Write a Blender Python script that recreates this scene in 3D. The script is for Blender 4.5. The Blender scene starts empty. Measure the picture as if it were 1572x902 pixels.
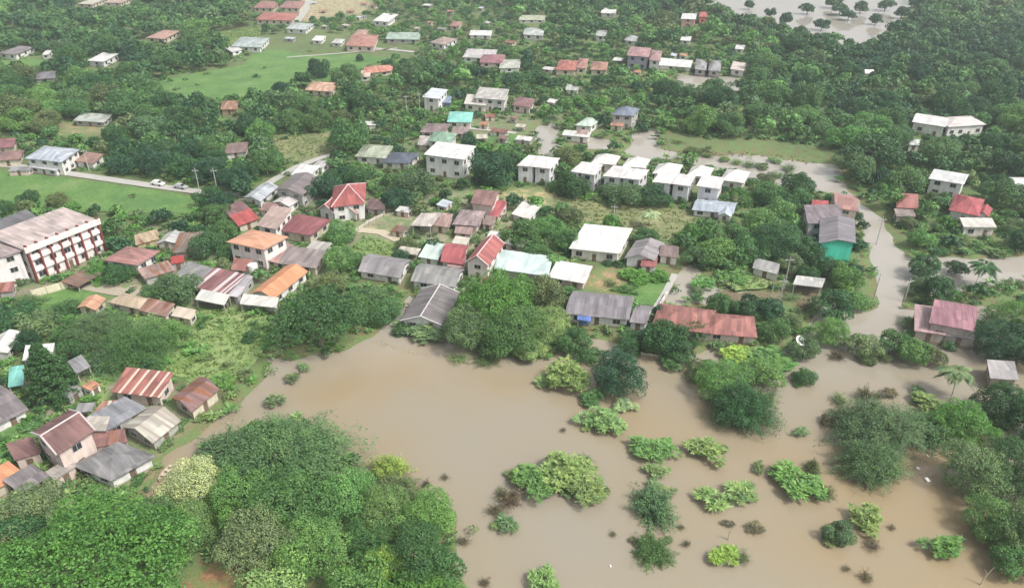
import bpy, math, random
import numpy as np
from mathutils import Vector, Matrix

R = math.radians
S = bpy.context.scene
COL = S.collection
rnd = random.Random(7)
rng = np.random.default_rng(11)

# ------------------------------------------------------------------ camera
H, F, PITCH, CX, CY = 88.0, 1150.0, R(30.0), 786.0, 451.0
cam = bpy.data.objects.new('camera', bpy.data.cameras.new('camera'))
COL.objects.link(cam)
cam.location = (0, 0, H)
cam.rotation_euler = (math.pi / 2 - PITCH, 0, 0)
cam.data.sensor_width = 36.0
cam.data.lens = F / 1572.0 * 36.0
cam.data.clip_start = 0.5
cam.data.clip_end = 6000
S.camera = cam

# ------------------------------------------------------------------ daylight
SUN_EL, SUN_AZ = R(52), R(118)          # azimuth clockwise from +Y (north)
w = bpy.data.worlds.new('World'); S.world = w; w.use_nodes = True
nt = w.node_tree; nt.nodes.clear()
sky = nt.nodes.new('ShaderNodeTexSky'); sky.sky_type = 'NISHITA'; sky.sun_disc = False
sky.sun_elevation = SUN_EL; sky.sun_rotation = SUN_AZ
sky.altitude = 50; sky.air_density = 1.0; sky.dust_density = 5.0; sky.ozone_density = 1.0
hs = nt.nodes.new('ShaderNodeHueSaturation'); hs.inputs['Saturation'].default_value = 0.25
bg = nt.nodes.new('ShaderNodeBackground'); bg.inputs['Strength'].default_value = 0.15
out = nt.nodes.new('ShaderNodeOutputWorld')
nt.links.new(sky.outputs[0], hs.inputs['Color']); nt.links.new(hs.outputs[0], bg.inputs[0]); nt.links.new(bg.outputs[0], out.inputs[0])
sun = bpy.data.objects.new('sun', bpy.data.lights.new('sun', 'SUN')); COL.objects.link(sun)
sun.data.energy = 2.4; sun.data.angle = R(10); sun.data.color = (1, .96, .9)
sd = Vector((math.sin(SUN_AZ) * math.cos(SUN_EL), math.cos(SUN_AZ) * math.cos(SUN_EL), math.sin(SUN_EL)))
sun.rotation_euler = sd.to_track_quat('Z', 'Y').to_euler()
S.view_settings.view_transform = 'Standard'; S.view_settings.look = 'None'
S.view_settings.exposure = 0.47; S.view_settings.gamma = 1; S.view_settings.use_curve_mapping = False
S.cycles.max_bounces = 5; S.cycles.diffuse_bounces = 2; S.cycles.glossy_bounces = 2
S.cycles.transmission_bounces = 2; S.cycles.volume_bounces = 0; S.cycles.transparent_max_bounces = 4

# ------------------------------------------------------------------ survey: where things of the place stand on the ground
sp_, cp_ = math.sin(PITCH), math.cos(PITCH)
def G(px, py, z=0.0):
    u, v = (px - CX) / F, (CY - py) / F
    dx, dy, dz = u, v * sp_ + cp_, v * cp_ - sp_
    t = (z - H) / dz
    return (dx * t, dy * t)
def P(x, y, z):
    yy, zz = y, z - H
    dep = yy * cp_ - zz * sp_
    up = yy * sp_ + zz * cp_
    return (CX + F * x / dep, CY - F * up / dep, F / dep)
def scale_at(py):
    return cp_ * (py - CY + F * math.tan(PITCH)) / H

def inpoly(x, y, poly):
    c = False; j = len(poly) - 1
    for i in range(len(poly)):
        xi, yi = poly[i]; xj, yj = poly[j]
        if (yi > y) != (yj > y) and x < (xj - xi) * (y - yi) / (yj - yi) + xi: c = not c
        j = i
    return c
def sdf(PX, PY, poly):
    """signed distance (negative inside) of arrays of points to a polygon"""
    d = np.full(PX.shape, 1e9); ins = np.zeros(PX.shape, bool); n = len(poly)
    for i in range(n):
        ax, ay = poly[i]; bx, by = poly[(i + 1) % n]
        ex, ey = bx - ax, by - ay
        wx, wy = PX - ax, PY - ay
        t = np.clip((wx * ex + wy * ey) / (ex * ex + ey * ey + 1e-9), 0, 1)
        d = np.minimum(d, (wx - ex * t) ** 2 + (wy - ey * t) ** 2)
        if abs(ey) > 1e-9:
            ins ^= ((ay > PY) != (by > PY)) & (PX < ex * (PY - ay) / ey + ax)
    d = np.sqrt(d)
    return np.where(ins, -d, d)

# ------------------------------------------------------------------ materials
MATS = {}
def newmat(name):
    m = bpy.data.materials.new(name); m.use_nodes = True
    n = m.node_tree.nodes; l = m.node_tree.links
    return m, n, l, n['Principled BSDF']
def noise(n, l, scale, detail=4, coord=None, rough=.6):
    t = n.new('ShaderNodeTexNoise'); t.inputs['Scale'].default_value = scale; t.inputs['Detail'].default_value = detail
    t.inputs['Roughness'].default_value = rough
    if coord is not None: l.new(coord, t.inputs['Vector'])
    return t.outputs['Fac']
def ramp(n, l, fac, stops):
    r = n.new('ShaderNodeValToRGB'); l.new(fac, r.inputs[0])
    e = r.color_ramp.elements
    while len(e) < len(stops): e.new(.5)
    for k, (p, c) in enumerate(stops): e[k].position = p; e[k].color = (*c, 1) if len(c) == 3 else c
    return r.outputs[0]
def mix(n, l, fac, a, b, mode='MIX'):
    m = n.new('ShaderNodeMix'); m.data_type = 'RGBA'; m.blend_type = mode
    for s, v in ((m.inputs[0], fac), (m.inputs[6], a), (m.inputs[7], b)):
        if hasattr(v, 'links'): l.new(v, s)
        elif isinstance(v, (int, float)): s.default_value = v
        else: s.default_value = (*v, 1)
    return m.outputs[2]
def math_(n, l, op, a, b):
    m = n.new('ShaderNodeMath'); m.operation = op
    for s, v in ((m.inputs[0], a), (m.inputs[1], b)):
        if hasattr(v, 'links'): l.new(v, s)
        else: s.default_value = v
    return m.outputs[0]

def roof_mat(col, axis='x', style='sheet', stripes=None, rust=0.0):
    key = ('roof', col, axis, style, stripes, rust)
    if key in MATS: return MATS[key]
    m, n, l, b = newmat('roof_' + style)
    tc = n.new('ShaderNodeTexCoord'); oi = n.new('ShaderNodeObjectInfo')
    mp = n.new('ShaderNodeMapping'); l.new(tc.outputs['Object'], mp.inputs['Vector'])
    cmb = n.new('ShaderNodeVectorMath'); cmb.operation = 'SCALE'; cmb.inputs[0].default_value = (37, 53, 11)
    l.new(oi.outputs['Random'], cmb.inputs['Scale']); l.new(cmb.outputs[0], mp.inputs['Location'])
    sc = (1, .12, .12) if axis == 'x' else (.12, 1, .12)
    mp2 = n.new('ShaderNodeMapping'); mp2.inputs['Scale'].default_value = sc; l.new(mp.outputs[0], mp2.inputs['Vector'])
    streak = noise(n, l, 1.3, 3, mp2.outputs[0])
    blot = noise(n, l, .35, 5, mp.outputs[0])
    g_ = sum(col) / 3; col = tuple((v * .93 + g_ * .07) * (.73 if max(col) > .55 and min(col) > .5 else .8) for v in col)
    if stripes: stripes = tuple(v * .8 for v in stripes)
    c = Vector(col)
    dark = tuple(c * .62); lite = tuple(min(1, v * 1.15 + .03) for v in c)
    base = mix(n, l, ramp(n, l, streak, [(.3, (0, 0, 0)), (.75, (1, 1, 1))]), dark if max(col) < .5 else tuple(c * .82), lite)
    base = mix(n, l, math_(n, l, 'MULTIPLY', ramp(n, l, blot, [(.42, (0, 0, 0)), (.7, (1, 1, 1))]), .45), base, tuple(c * .55 + Vector((.02, .018, .015))))
    if rust:
        rn = noise(n, l, .8, 5, mp2.outputs[0])
        base = mix(n, l, ramp(n, l, rn, [(.56 - rust * .2, (0, 0, 0)), (.62 - rust * .1, (1, 1, 1))]), base, (.2, .085, .045))
    sx0 = n.new('ShaderNodeSeparateXYZ'); l.new(mp.outputs[0], sx0.inputs[0])
    ia, ib = (0, 1) if axis == 'x' else (1, 0)
    pa = math_(n, l, 'FLOOR', math_(n, l, 'MULTIPLY', sx0.outputs[ia], .95), 0); pb = math_(n, l, 'FLOOR', math_(n, l, 'MULTIPLY', sx0.outputs[ib], .3), 0)
    wn0 = n.new('ShaderNodeTexWhiteNoise'); wn0.noise_dimensions = '1D'; l.new(math_(n, l, 'ADD', pa, math_(n, l, 'MULTIPLY', pb, 17.3)), wn0.inputs['W'])
    k0 = .74 if max(col) < .5 else .88
    base = mix(n, l, 1.0, base, ramp(n, l, wn0.outputs['Value'], [(0, (k0,) * 3), (.55, (1, 1, 1)), (1, (1.12, 1.1, 1.08))]), 'MULTIPLY')
    if stripes:
        sx = n.new('ShaderNodeSeparateXYZ'); l.new(mp.outputs[0], sx.inputs[0])
        fl = math_(n, l, 'FLOOR', math_(n, l, 'MULTIPLY', sx.outputs[0 if axis == 'x' else 1], 1.9), 0)
        wn = n.new('ShaderNodeTexWhiteNoise'); wn.noise_dimensions = '1D'; l.new(fl, wn.inputs['W'])
        base = mix(n, l, ramp(n, l, wn.outputs['Value'], [(.58, (0, 0, 0)), (.62, (1, 1, 1))]), base, stripes)
    l.new(base, b.inputs['Base Color'])
    b.inputs['Roughness'].default_value = .55 if style == 'sheet' else .8
    wv = n.new('ShaderNodeTexWave'); wv.bands_direction = 'X' if axis == 'x' else 'Y'
    if style == 'tile': wv.bands_direction = 'Y' if axis == 'x' else 'X'
    wv.inputs['Scale'].default_value = .9; wv.inputs['Distortion'].default_value = 0
    l.new(tc.outputs['Object'], wv.inputs['Vector'])
    bp = n.new('ShaderNodeBump'); bp.inputs['Strength'].default_value = .35; bp.inputs['Distance'].default_value = .05
    l.new(wv.outputs['Fac'], bp.inputs['Height']); l.new(bp.outputs[0], b.inputs['Normal'])
    MATS[key] = m; return m
def wall_mat(col):
    key = ('wall', col)
    if key in MATS: return MATS[key]
    m, n, l, b = newmat('plaster')
    tc = n.new('ShaderNodeTexCoord')
    mp = n.new('ShaderNodeMapping'); mp.inputs['Scale'].default_value = (1, 1, .25); l.new(tc.outputs['Object'], mp.inputs['Vector'])
    st = noise(n, l, 1.2, 5, mp.outputs[0])
    wc = mix(n, l, ramp(n, l, st, [(.35, (0, 0, 0)), (.75, (1, 1, 1))]), col, tuple(v * .68 for v in col))
    sz = n.new('ShaderNodeSeparateXYZ'); l.new(tc.outputs['Object'], sz.inputs[0])
    hh = math_(n, l, 'ADD', sz.outputs['Z'], math_(n, l, 'MULTIPLY', noise(n, l, 2.2, 4, tc.outputs['Object']), .5))
    mr = n.new('ShaderNodeMapRange'); mr.inputs[1].default_value = 1.15; mr.inputs[2].default_value = .95; l.new(hh, mr.inputs[0])
    wc = mix(n, l, math_(n, l, 'MULTIPLY', mr.outputs[0], .75), wc, (.22, .17, .11))      # muddy tide mark left by the flood
    l.new(wc, b.inputs['Base Color'])
    b.inputs['Roughness'].default_value = .85
    MATS[key] = m; return m
def flat_mat(name, col, rough=.7, metal=0, vary=.25, scale=1.5):
    key = (name, col)
    if key in MATS: return MATS[key]
    m, n, l, b = newmat(name)
    tc = n.new('ShaderNodeTexCoord')
    l.new(mix(n, l, noise(n, l, scale, 4, tc.outputs['Object']), tuple(v * (1 - vary) for v in col), tuple(min(1, v * (1 + vary)) for v in col)), b.inputs['Base Color'])
    b.inputs['Roughness'].default_value = rough; b.inputs['Metallic'].default_value = metal
    MATS[key] = m; return m
GLASS = flat_mat('window_glass', (.035, .04, .045), .12, 0, .3, .8)
DARK = flat_mat('dark_interior', (.03, .028, .026), .9)
FRAME = flat_mat('window_frame_paint', (.5, .48, .45), .6)
WOOD = flat_mat('weathered_wood', (.16, .11, .075), .85, 0, .4)
CONC = flat_mat('concrete', (.42, .41, .39), .85, 0, .25, .6)

def foliage(name, attr=False):
    m, n, l, b = newmat(name)
    n.remove(b)
    if attr:
        a = n.new('ShaderNodeAttribute'); a.attribute_name = 'tint'; base = a.outputs['Color']
    else:
        oi = n.new('ShaderNodeObjectInfo'); base = oi.outputs['Color']
    v = n.new('ShaderNodeAttribute'); v.attribute_name = 'v'
    g = n.new('ShaderNodeNewGeometry')
    ns = noise(n, l, .45, 3, g.outputs['Position'])
    tone = ramp(n, l, ns, [(.3, (.8, .84, .86)), (.7, (1.2, 1.14, .98))])
    c = mix(n, l, 1.0, base, tone, 'MULTIPLY')
    lv = ramp(n, l, v.outputs['Fac'], [(0, (.62, .7, .72)), (.5, (1, 1, 1)), (1, (1.5, 1.4, 1.25))])
    c = mix(n, l, 1.0, c, lv, 'MULTIPLY')
    d = n.new('ShaderNodeBsdfPrincipled'); d.inputs['Roughness'].default_value = .55; d.inputs['Specular IOR Level'].default_value = .35
    t = n.new('ShaderNodeBsdfTranslucent'); l.new(c, d.inputs['Base Color']); l.new(c, t.inputs['Color'])
    ms = n.new('ShaderNodeMixShader'); ms.inputs[0].default_value = .2
    l.new(d.outputs[0], ms.inputs[1]); l.new(t.outputs[0], ms.inputs[2]); l.new(ms.outputs[0], n['Material Output'].inputs[0])
    return m
LEAF = foliage('leaves'); LEAFW = foliage('woodland_leaves', True)
BARK = flat_mat('bark', (.13, .1, .075), .9, 0, .35, 2)
TWIG = flat_mat('dry_twigs', (.17, .125, .085), .9, 0, .35, 2)

# ------------------------------------------------------------------ mesh helpers
def link(name, me, mat=None, parent=None):
    o = bpy.data.objects.new(name, me); COL.objects.link(o)
    if mat is not None and not me.materials: me.materials.append(mat)
    if parent is not None: o.parent = parent
    return o
def mesh(name, verts, faces, smooth=False):
    me = bpy.data.meshes.new(name); me.from_pydata([tuple(v) for v in verts], [], faces); me.update()
    if smooth: me.polygons.foreach_set('use_smooth', [True] * len(me.polygons))
    return me
def npmesh(name, V, nq, v=None, tint=None, k=4):
    """V (N*k,3) separate quads"""
    me = bpy.data.meshes.new(name); V = np.asarray(V, np.float32)
    me.vertices.add(len(V)); me.vertices.foreach_set('co', V.ravel())
    me.loops.add(len(V)); me.loops.foreach_set('vertex_index', np.arange(len(V), dtype=np.int32))
    me.polygons.add(nq); me.polygons.foreach_set('loop_start', np.arange(0, nq * k, k, dtype=np.int32))
    me.polygons.foreach_set('loop_total', np.full(nq, k, np.int32))
    me.update(calc_edges=True)
    if v is not None:
        a = me.attributes.new('v', 'FLOAT', 'FACE'); a.data.foreach_set('value', v.astype(np.float32))
    if tint is not None:
        a = me.attributes.new('tint', 'FLOAT_COLOR', 'FACE'); a.data.foreach_set('color', np.hstack([tint, np.ones((nq, 1))]).astype(np.float32).ravel())
    return me
def tag(o, label=None, cat=None, group=None, kind=None):
    if label: o['label'] = label
    if cat: o['category'] = cat
    if group: o['group'] = group
    if kind: o['kind'] = kind
    return o
def empty(name, loc, rz=0):
    o = bpy.data.objects.new(name, None); COL.objects.link(o); o.location = loc; o.rotation_euler = (0, 0, rz)
    o.empty_display_size = .5; return o
class MB:
    def __init__(s): s.v = []; s.f = []
    def add(s, v, f):
        b = len(s.v); s.v += [tuple(p) for p in v]; s.f += [tuple(i + b for i in q) for q in f]
    def box(s, x0, x1, y0, y1, z0, z1):
        s.add([(x0, y0, z0), (x1, y0, z0), (x1, y1, z0), (x0, y1, z0), (x0, y0, z1), (x1, y0, z1), (x1, y1, z1), (x0, y1, z1)],
              [(0, 3, 2, 1), (4, 5, 6, 7), (0, 1, 5, 4), (1, 2, 6, 5), (2, 3, 7, 6), (3, 0, 4, 7)])
    def tube(s, a, b, r0, r1, n=6):
        a = Vector(a); b = Vector(b); d = (b - a).normalized()
        x = d.orthogonal().normalized(); y = d.cross(x)
        vs = [a + (x * math.cos(2 * math.pi * k / n) + y * math.sin(2 * math.pi * k / n)) * r0 for k in range(n)]
        vs += [b + (x * math.cos(2 * math.pi * k / n) + y * math.sin(2 * math.pi * k / n)) * r1 for k in range(n)]
        s.add(vs, [(k, (k + 1) % n, n + (k + 1) % n, n + k) for k in range(n)] + [tuple(range(n))[::-1], tuple(range(n, 2 * n))])
    def mesh(s, name): return mesh(name, s.v, s.f)
    def build(s, name, mat, parent=None): return link(name, s.mesh(name), mat, parent)

# ------------------------------------------------------------------ ground, flood water
# outlines of the flooded land, surveyed from the photograph (photo pixels, laid on the ground)
FLOOD = [[(250, 700), (292, 680), (335, 640), (378, 600), (408, 560), (400, 548), (450, 552), (520, 538), (560, 515), (585, 498), (608, 480),
          (622, 452), (612, 432), (628, 436), (640, 452), (690, 500), (700, 530), (760, 545), (840, 548), (870, 520), (905, 515), (960, 528), (985, 545),
          (1060, 545), (1100, 528), (1160, 532), (1220, 530), (1240, 480), (1210, 462), (1130, 470), (1075, 470), (1020, 472), (1015, 460),
          (1035, 415), (1060, 405), (1090, 430), (1120, 446), (1250, 445), (1290, 470), (1330, 480), (1342, 474), (1338, 420), (1325, 370), (1316, 330),
          (1295, 300), (1262, 296), (1240, 285), (1200, 290), (1150, 285), (1130, 262), (1090, 262), (1040, 245), (1000, 250), (960, 245), (965, 205), (1012, 198), (1016, 228), (1060, 234), (1120, 236), (1180, 238), (1240, 250), (1290, 250), (1300, 290), (1326, 312), (1346, 326), (1373, 362), (1388, 396), (1430, 392), (1560, 395), (1620, 380), (1700, 420), (1700, 440),
          (1500, 440), (1440, 455), (1400, 452), (1385, 470), (1420, 478), (1500, 470), (1600, 470), (1900, 560), (2000, 1100), (1500, 1250), (760, 1300), (715, 930), (690, 850), (700, 800), (650, 760), (560, 730), (520, 700),
          (470, 660), (380, 655), (320, 690), (290, 740), (262, 790), (225, 800), (222, 750)],
         [(819, 190), (860, 187), (860, 222), (850, 242), (828, 240), (815, 215)],
         [(888, 208), (945, 212), (940, 232), (895, 228)],
         [(1085, 5), (1110, -30), (1440, -30), (1450, -4), (1400, 6), (1380, 40), (1345, 74), (1290, 68), (1225, 60), (1185, 44), (1115, 28)],
         [(1460, 0), (1580, 2), (1640, 20), (1560, 18), (1500, 10)],
         [(1036, 114), (1100, 114), (1143, 121), (1145, 142), (1080, 136), (1036, 130)],
         [(1195, 255), (1250, 262), (1290, 275), (1262, 296), (1200, 290)],
         ]
FLOODW = [[G(*p) for p in poly] for poly in FLOOD]
def wob(x, y):
    return (np.sin(x * .23 + 1.3 * np.sin(y * .11)) + np.sin(y * .29 + 1.1 * np.sin(x * .17)) + .7 * np.sin(x * .61 + y * .47) + .6 * np.sin(x * .9 - y * .73 + 2)) * .55
def floodsd(x, y):
    d = np.full(x.shape, 1e9)
    for p in FLOODW: d = np.minimum(d, sdf(x, y, p))
    return d
ny = 520
ty = np.linspace(0, 1, ny)
ys = -120 + 1600 * (0.30 * ty + 0.70 * ty ** 2.6)
txx = np.linspace(-1, 1, 460)
YY, TX = np.meshgrid(ys, txx, indexing='ij')
XX = TX * (np.maximum(YY, 60) * .95 + 90)
SD = floodsd(XX, YY)
sdw = SD + wob(XX, YY) * (.7 + YY * .0015)
LAND = 0.55
ZZ = np.clip(.12 + sdw * .16, -1.3, LAND) + np.clip(sdw, 0, 1) * .06 * wob(XX * 1.7, YY * 1.3)

# what covers the ground: (polygon, colour, softness in metres)
SOIL, TAN, DIRT = (.12, .13, .06), (.36, .30, .2), (.27, .225, .16)
COVER = [
    ([(-80, 590), (170, 585), (300, 600), (335, 590), (240, 745), (80, 790), (-80, 790)], (.26, .235, .175), 2),
    ([(-60, 330), (160, 350), (350, 300), (560, 300), (600, 330), (520, 420), (440, 480), (300, 470), (240, 440), (-60, 460)], (.22, .20, .15), 3),
    ([(600, 300), (760, 290), (860, 300), (800, 350), (850, 400), (820, 430), (640, 430), (600, 380)], (.30, .27, .2), 3),
    ([(780, 288), (850, 290), (845, 312), (790, 320), (770, 300)], (.42, .34, .2), 1.5),
    ([(915, 415), (958, 416), (955, 448), (905, 440)], (.36, .25, .15), 1.5),
    ([(550, 345), (590, 352), (620, 362), (615, 372), (550, 355)], (.45, .4, .29), 1),
    ([(600, 305), (650, 330), (600, 335), (560, 345), (555, 338)], (.34, .32, .22), 1.5),
    ([(465, -20), (575, -20), (560, 24), (520, 22), (470, 34), (455, 25)], (.5, .36, .28), 4),
    ([(620, 150), (860, 150), (870, 240), (780, 250), (640, 235)], (.2, .19, .13), 6),
    ([(90, 190), (190, 185), (180, 205), (90, 208)], (.32, .24, .16), 3),
    ([(120, 430), (240, 440), (230, 452), (160, 450)], (.3, .26, .19), 1.5),
    ([(300, 880), (400, 875), (400, 920), (290, 920)], (.3, .16, .09), 1.5),
    ([(255, 690), (300, 660), (330, 640), (300, 690), (270, 730), (225, 780), (205, 770)], (.2, .19, .1), 1.5),
    ([(860, 100), (1150, 96), (1150, 118), (1000, 112), (860, 116)], (.24, .24, .14), 4),
]
colr = np.zeros(XX.shape + (3,)); colr[:] = SOIL
big = wob(XX * .21, YY * .19)
colr *= (1 + .18 * big)[..., None]
for poly, c, soft in COVER:
    d = sdf(XX, YY, [G(*p, LAND) for p in poly]) + wob(XX * .8, YY * .8) * soft * .5
    a = np.clip(.5 - d / (2 * soft), 0, 1)[..., None] * .92
    colr = colr * (1 - a) + np.array(c) * a
wet = np.clip(1 - (sdw - 1) / 3.5, 0, 1)[..., None] * .75
colr = colr * (1 - wet) + np.array((.17, .155, .075)) * wet
me = bpy.data.meshes.new('ground')
nx = XX.shape[1]
V = np.stack([XX, YY, ZZ], -1).reshape(-1, 3).astype(np.float32)
idx = (np.arange(ny - 1)[:, None] * nx + np.arange(nx - 1)[None, :])
Q = np.stack([idx, idx + 1, idx + nx + 1, idx + nx], -1).reshape(-1, 4).astype(np.int32)
me.vertices.add(len(V)); me.vertices.foreach_set('co', V.ravel())
me.loops.add(Q.size); me.loops.foreach_set('vertex_index', Q.ravel())
me.polygons.add(len(Q)); me.polygons.foreach_set('loop_start', np.arange(0, Q.size, 4, dtype=np.int32)); me.polygons.foreach_set('loop_total', np.full(len(Q), 4, np.int32))
me.update(calc_edges=True)
me.polygons.foreach_set('use_smooth', np.ones(len(Q), bool))
a = me.attributes.new('cover', 'FLOAT_COLOR', 'POINT'); a.data.foreach_set('color', np.concatenate([colr, np.ones(XX.shape + (1,))], -1).astype(np.float32).ravel())
m, n, l, b = newmat('ground_cover')
at = n.new('ShaderNodeAttribute'); at.attribute_name = 'cover'
g = n.new('ShaderNodeNewGeometry')
n1 = noise(n, l, .35, 6, g.outputs['Position']); n2 = noise(n, l, 2.5, 4, g.outputs['Position'])
c = mix(n, l, 1, at.outputs['Color'], ramp(n, l, n2, [(.3, (.62, .66, .62)), (.72, (1.35, 1.3, 1.2))]), 'MULTIPLY')
c = mix(n, l, math_(n, l, 'MULTIPLY', ramp(n, l, n1, [(.42, (0, 0, 0)), (.56, (1, 1, 1))]), .7), c, (.10, .19, .055))
l.new(c, b.inputs['Base Color']); b.inputs['Roughness'].default_value = .95
bp = n.new('ShaderNodeBump'); bp.inputs['Strength'].default_value = .6; bp.inputs['Distance'].default_value = .3; l.new(n2, bp.inputs['Height']); l.new(bp.outputs[0], b.inputs['Normal'])
tag(link('ground', me, m), kind='structure')

m, n, l, b = newmat('flood_water')
g = n.new('ShaderNodeNewGeometry')
n1 = noise(n, l, .018, 3, g.outputs['Position'], .5)
c = ramp(n, l, n1, [(.36, (.275, .215, .13)), (.5, (.265, .23, .168)), (.66, (.26, .235, .19))])
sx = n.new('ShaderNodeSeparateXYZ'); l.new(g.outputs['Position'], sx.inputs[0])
far_sheen = n.new('ShaderNodeMapRange'); far_sheen.inputs[1].default_value = 132; far_sheen.inputs[2].default_value = 172
wb = math_(n, l, 'ADD', sx.outputs['Y'], math_(n, l, 'MULTIPLY', noise(n, l, .03, 3, g.outputs['Position']), 30)); l.new(wb, far_sheen.inputs[0])
c = mix(n, l, math_(n, l, 'MULTIPLY', far_sheen.outputs[0], .8), c, (.36, .335, .30))      # sky reflection on far water put into the colour, paler and greyer with distance
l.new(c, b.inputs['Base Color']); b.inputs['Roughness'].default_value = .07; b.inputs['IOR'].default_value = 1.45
n2 = noise(n, l, 1.1, 3, g.outputs['Position'])
bp = n.new('ShaderNodeBump'); bp.inputs['Strength'].default_value = .08; bp.inputs['Distance'].default_value = .06; l.new(n2, bp.inputs['Height']); l.new(bp.outputs[0], b.inputs['Normal'])
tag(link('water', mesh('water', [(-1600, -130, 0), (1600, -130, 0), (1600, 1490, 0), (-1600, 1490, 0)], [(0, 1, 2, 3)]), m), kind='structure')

def grass_mat(name, c0, c1, c2, rows=0):
    m, n, l, b = newmat(name)
    g = n.new('ShaderNodeNewGeometry')
    a1 = noise(n, l, .09, 4, g.outputs['Position']); a2 = noise(n, l, 1.1, 5, g.outputs['Position'])
    c = ramp(n, l, a1, [(.35, c0), (.52, c1), (.68, c2)])
    c = mix(n, l, 1, c, ramp(n, l, a2, [(.3, (.72, .76, .74)), (.7, (1.25, 1.2, 1.15))]), 'MULTIPLY')
    l.new(c, b.inputs['Base Color']); b.inputs['Roughness'].default_value = .9
    bp = n.new('ShaderNodeBump'); bp.inputs['Strength'].default_value = .7; bp.inputs['Distance'].default_value = .25; l.new(a2, bp.inputs['Height']); l.new(bp.outputs[0], b.inputs['Normal'])
    return m
PADDY = grass_mat('paddy_grass', (.075, .16, .045), (.10, .20, .05), (.14, .22, .075))
LAWN = grass_mat('rough_grass', (.13, .21, .07), (.18, .26, .09), (.23, .28, .12))
MEADOW = grass_mat('wet_meadow', (.13, .16, .07), (.19, .20, .095), (.25, .235, .13))
MUDG = grass_mat('flooded_grass', (.14, .115, .07), (.165, .14, .085), (.17, .16, .095))
ZL = LAND + .12
def sheet(name, pts, mat, z=ZL, rag=1.0):
    w = [Vector(G(px, py, z)) for px, py in pts]; ring = []
    for i in range(len(w)):
        a_, b_ = w[i], w[(i + 1) % len(w)]
        k = max(1, int((b_ - a_).length / 2.5)); nrm = Vector((-(b_ - a_).y, (b_ - a_).x)).normalized()
        for j in range(k):
            p = a_.lerp(b_, j / k); off = rnd.uniform(-.5, .5) * rag
            ring.append((p.x + nrm.x * off, p.y + nrm.y * off, z))
    me = mesh(name, ring, [tuple(range(len(ring)))])
    if me.polygons[0].normal.z < 0: me.flip_normals()
    return tag(link(name, me, mat), kind='structure')
FIELDS = [
    ('paddy_field', [(-60, 250), (0, 262), (120, 275), (230, 290), (325, 305), (300, 328), (200, 325), (120, 325), (0, 312), (-60, 310)], PADDY),
    ('paddy_field', [(210, 133), (300, 112), (372, 100), (392, 78), (440, 76), (470, 86), (560, 82), (610, 92), (560, 100), (545, 122), (480, 126), (430, 140), (350, 152), (250, 152)], PADDY),
    ('paddy_field', [(-40, 96), (40, 90), (82, 92), (70, 108), (30, 122), (-40, 124)], PADDY),
    ('paddy_field', [(330, 50), (400, 42), (395, 78), (340, 78)], LAWN),
    ('grass_field', [(418, 212), (480, 206), (545, 200), (530, 222), (470, 248), (430, 246)], MEADOW),
    ('grass_field', [(300, 478), (370, 470), (412, 478), (420, 520), (392, 556), (340, 600), (310, 590), (250, 570), (262, 520)], LAWN),
    ('lawn', [(58, 446), (100, 436), (155, 438), (140, 462), (90, 482), (30, 478)], PADDY),
    ('grass_field', [(555, 362), (610, 375), (605, 392), (560, 400), (520, 395)], LAWN),
    ('grass_field', [(700, 205), (790, 205), (800, 222), (735, 240), (725, 225)], PADDY),
    ('grass_field', [(850, 300), (930, 312), (1050, 322), (1085, 345), (1050, 372), (985, 366), (940, 345), (850, 345)], MEADOW),
    ('lawn', [(955, 440), (1015, 428), (1028, 432), (1008, 470), (965, 462)], PADDY),
    ('grass_field', [(1105, 425), (1160, 420), (1200, 440), (1130, 446)], LAWN),
    ('flooded_field', [(1018, 203), (1100, 211), (1180, 215), (1260, 227), (1300, 242), (1240, 251), (1180, 240), (1110, 238), (1060, 236), (1020, 230)], MUDG),
    ('flooded_field', [(1100, 446), (1150, 446), (1250, 444), (1285, 465), (1250, 478), (1150, 468), (1110, 462)], MUDG),
    ('grass_field', [(-20, 640), (70, 640), (40, 690), (-30, 720)], PADDY),
    ('grass_field', [(110, 585), (170, 580), (160, 635), (110, 640)], LAWN),
]
for nm, pts, mt in FIELDS: sheet(nm, pts, mt, .02 if mt is MUDG else ZL, 3.5 if mt is MUDG else 1.0)
ROADM = flat_mat('concrete_road', (.38, .37, .34), .9, 0, .15, .4)
def road(name, pts, width, z=ZL + .06, mat=ROADM):
    w = [Vector(G(px, py, z)) for px, py in pts]; L = []; Rr = []
    for i, p in enumerate(w):
        d = (w[min(i + 1, len(w) - 1)] - w[max(i - 1, 0)]).normalized(); nn = Vector((-d.y, d.x)) * width / 2
        L.append((p.x + nn.x, p.y + nn.y, z)); Rr.append((p.x - nn.x, p.y - nn.y, z))
    k = len(w); me = mesh(name, L + Rr, [(i, k + i, k + i + 1, i + 1) for i in range(k - 1)])
    if me.polygons[0].normal.z < 0: me.flip_normals()
    return tag(link(name, me, mat), kind='structure')
road('road', [(-40, 250), (29, 255), (120, 268), (230, 284), (335, 298), (385, 300)], 3.4)
road('road', [(385, 300), (420, 276), (455, 256), (492, 242), (512, 236)], 3)
road('road', [(455, 34), (470, 14), (476, -12)], 5)
road('road', [(715, 196), (745, 199), (792, 204)], 2.2)
road('road', [(775, 235), (800, 218), (812, 212)], 2.0)
road('road', [(1006, 474), (1022, 448), (1036, 420)], 1.6)
road('road', [(230, 452), (180, 447), (130, 438), (118, 425)], 3.5, mat=flat_mat('dirt_track', (.33, .29, .22), .95))
road('path', [(548, 352), (585, 356), (612, 368)], 3, mat=flat_mat('dirt_track', (.42, .37, .27), .95))
road('road', [(575, 74), (640, 80), (700, 84)], 3)
road('road', [(440, 88), (520, 82), (610, 74)], 2)
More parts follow.
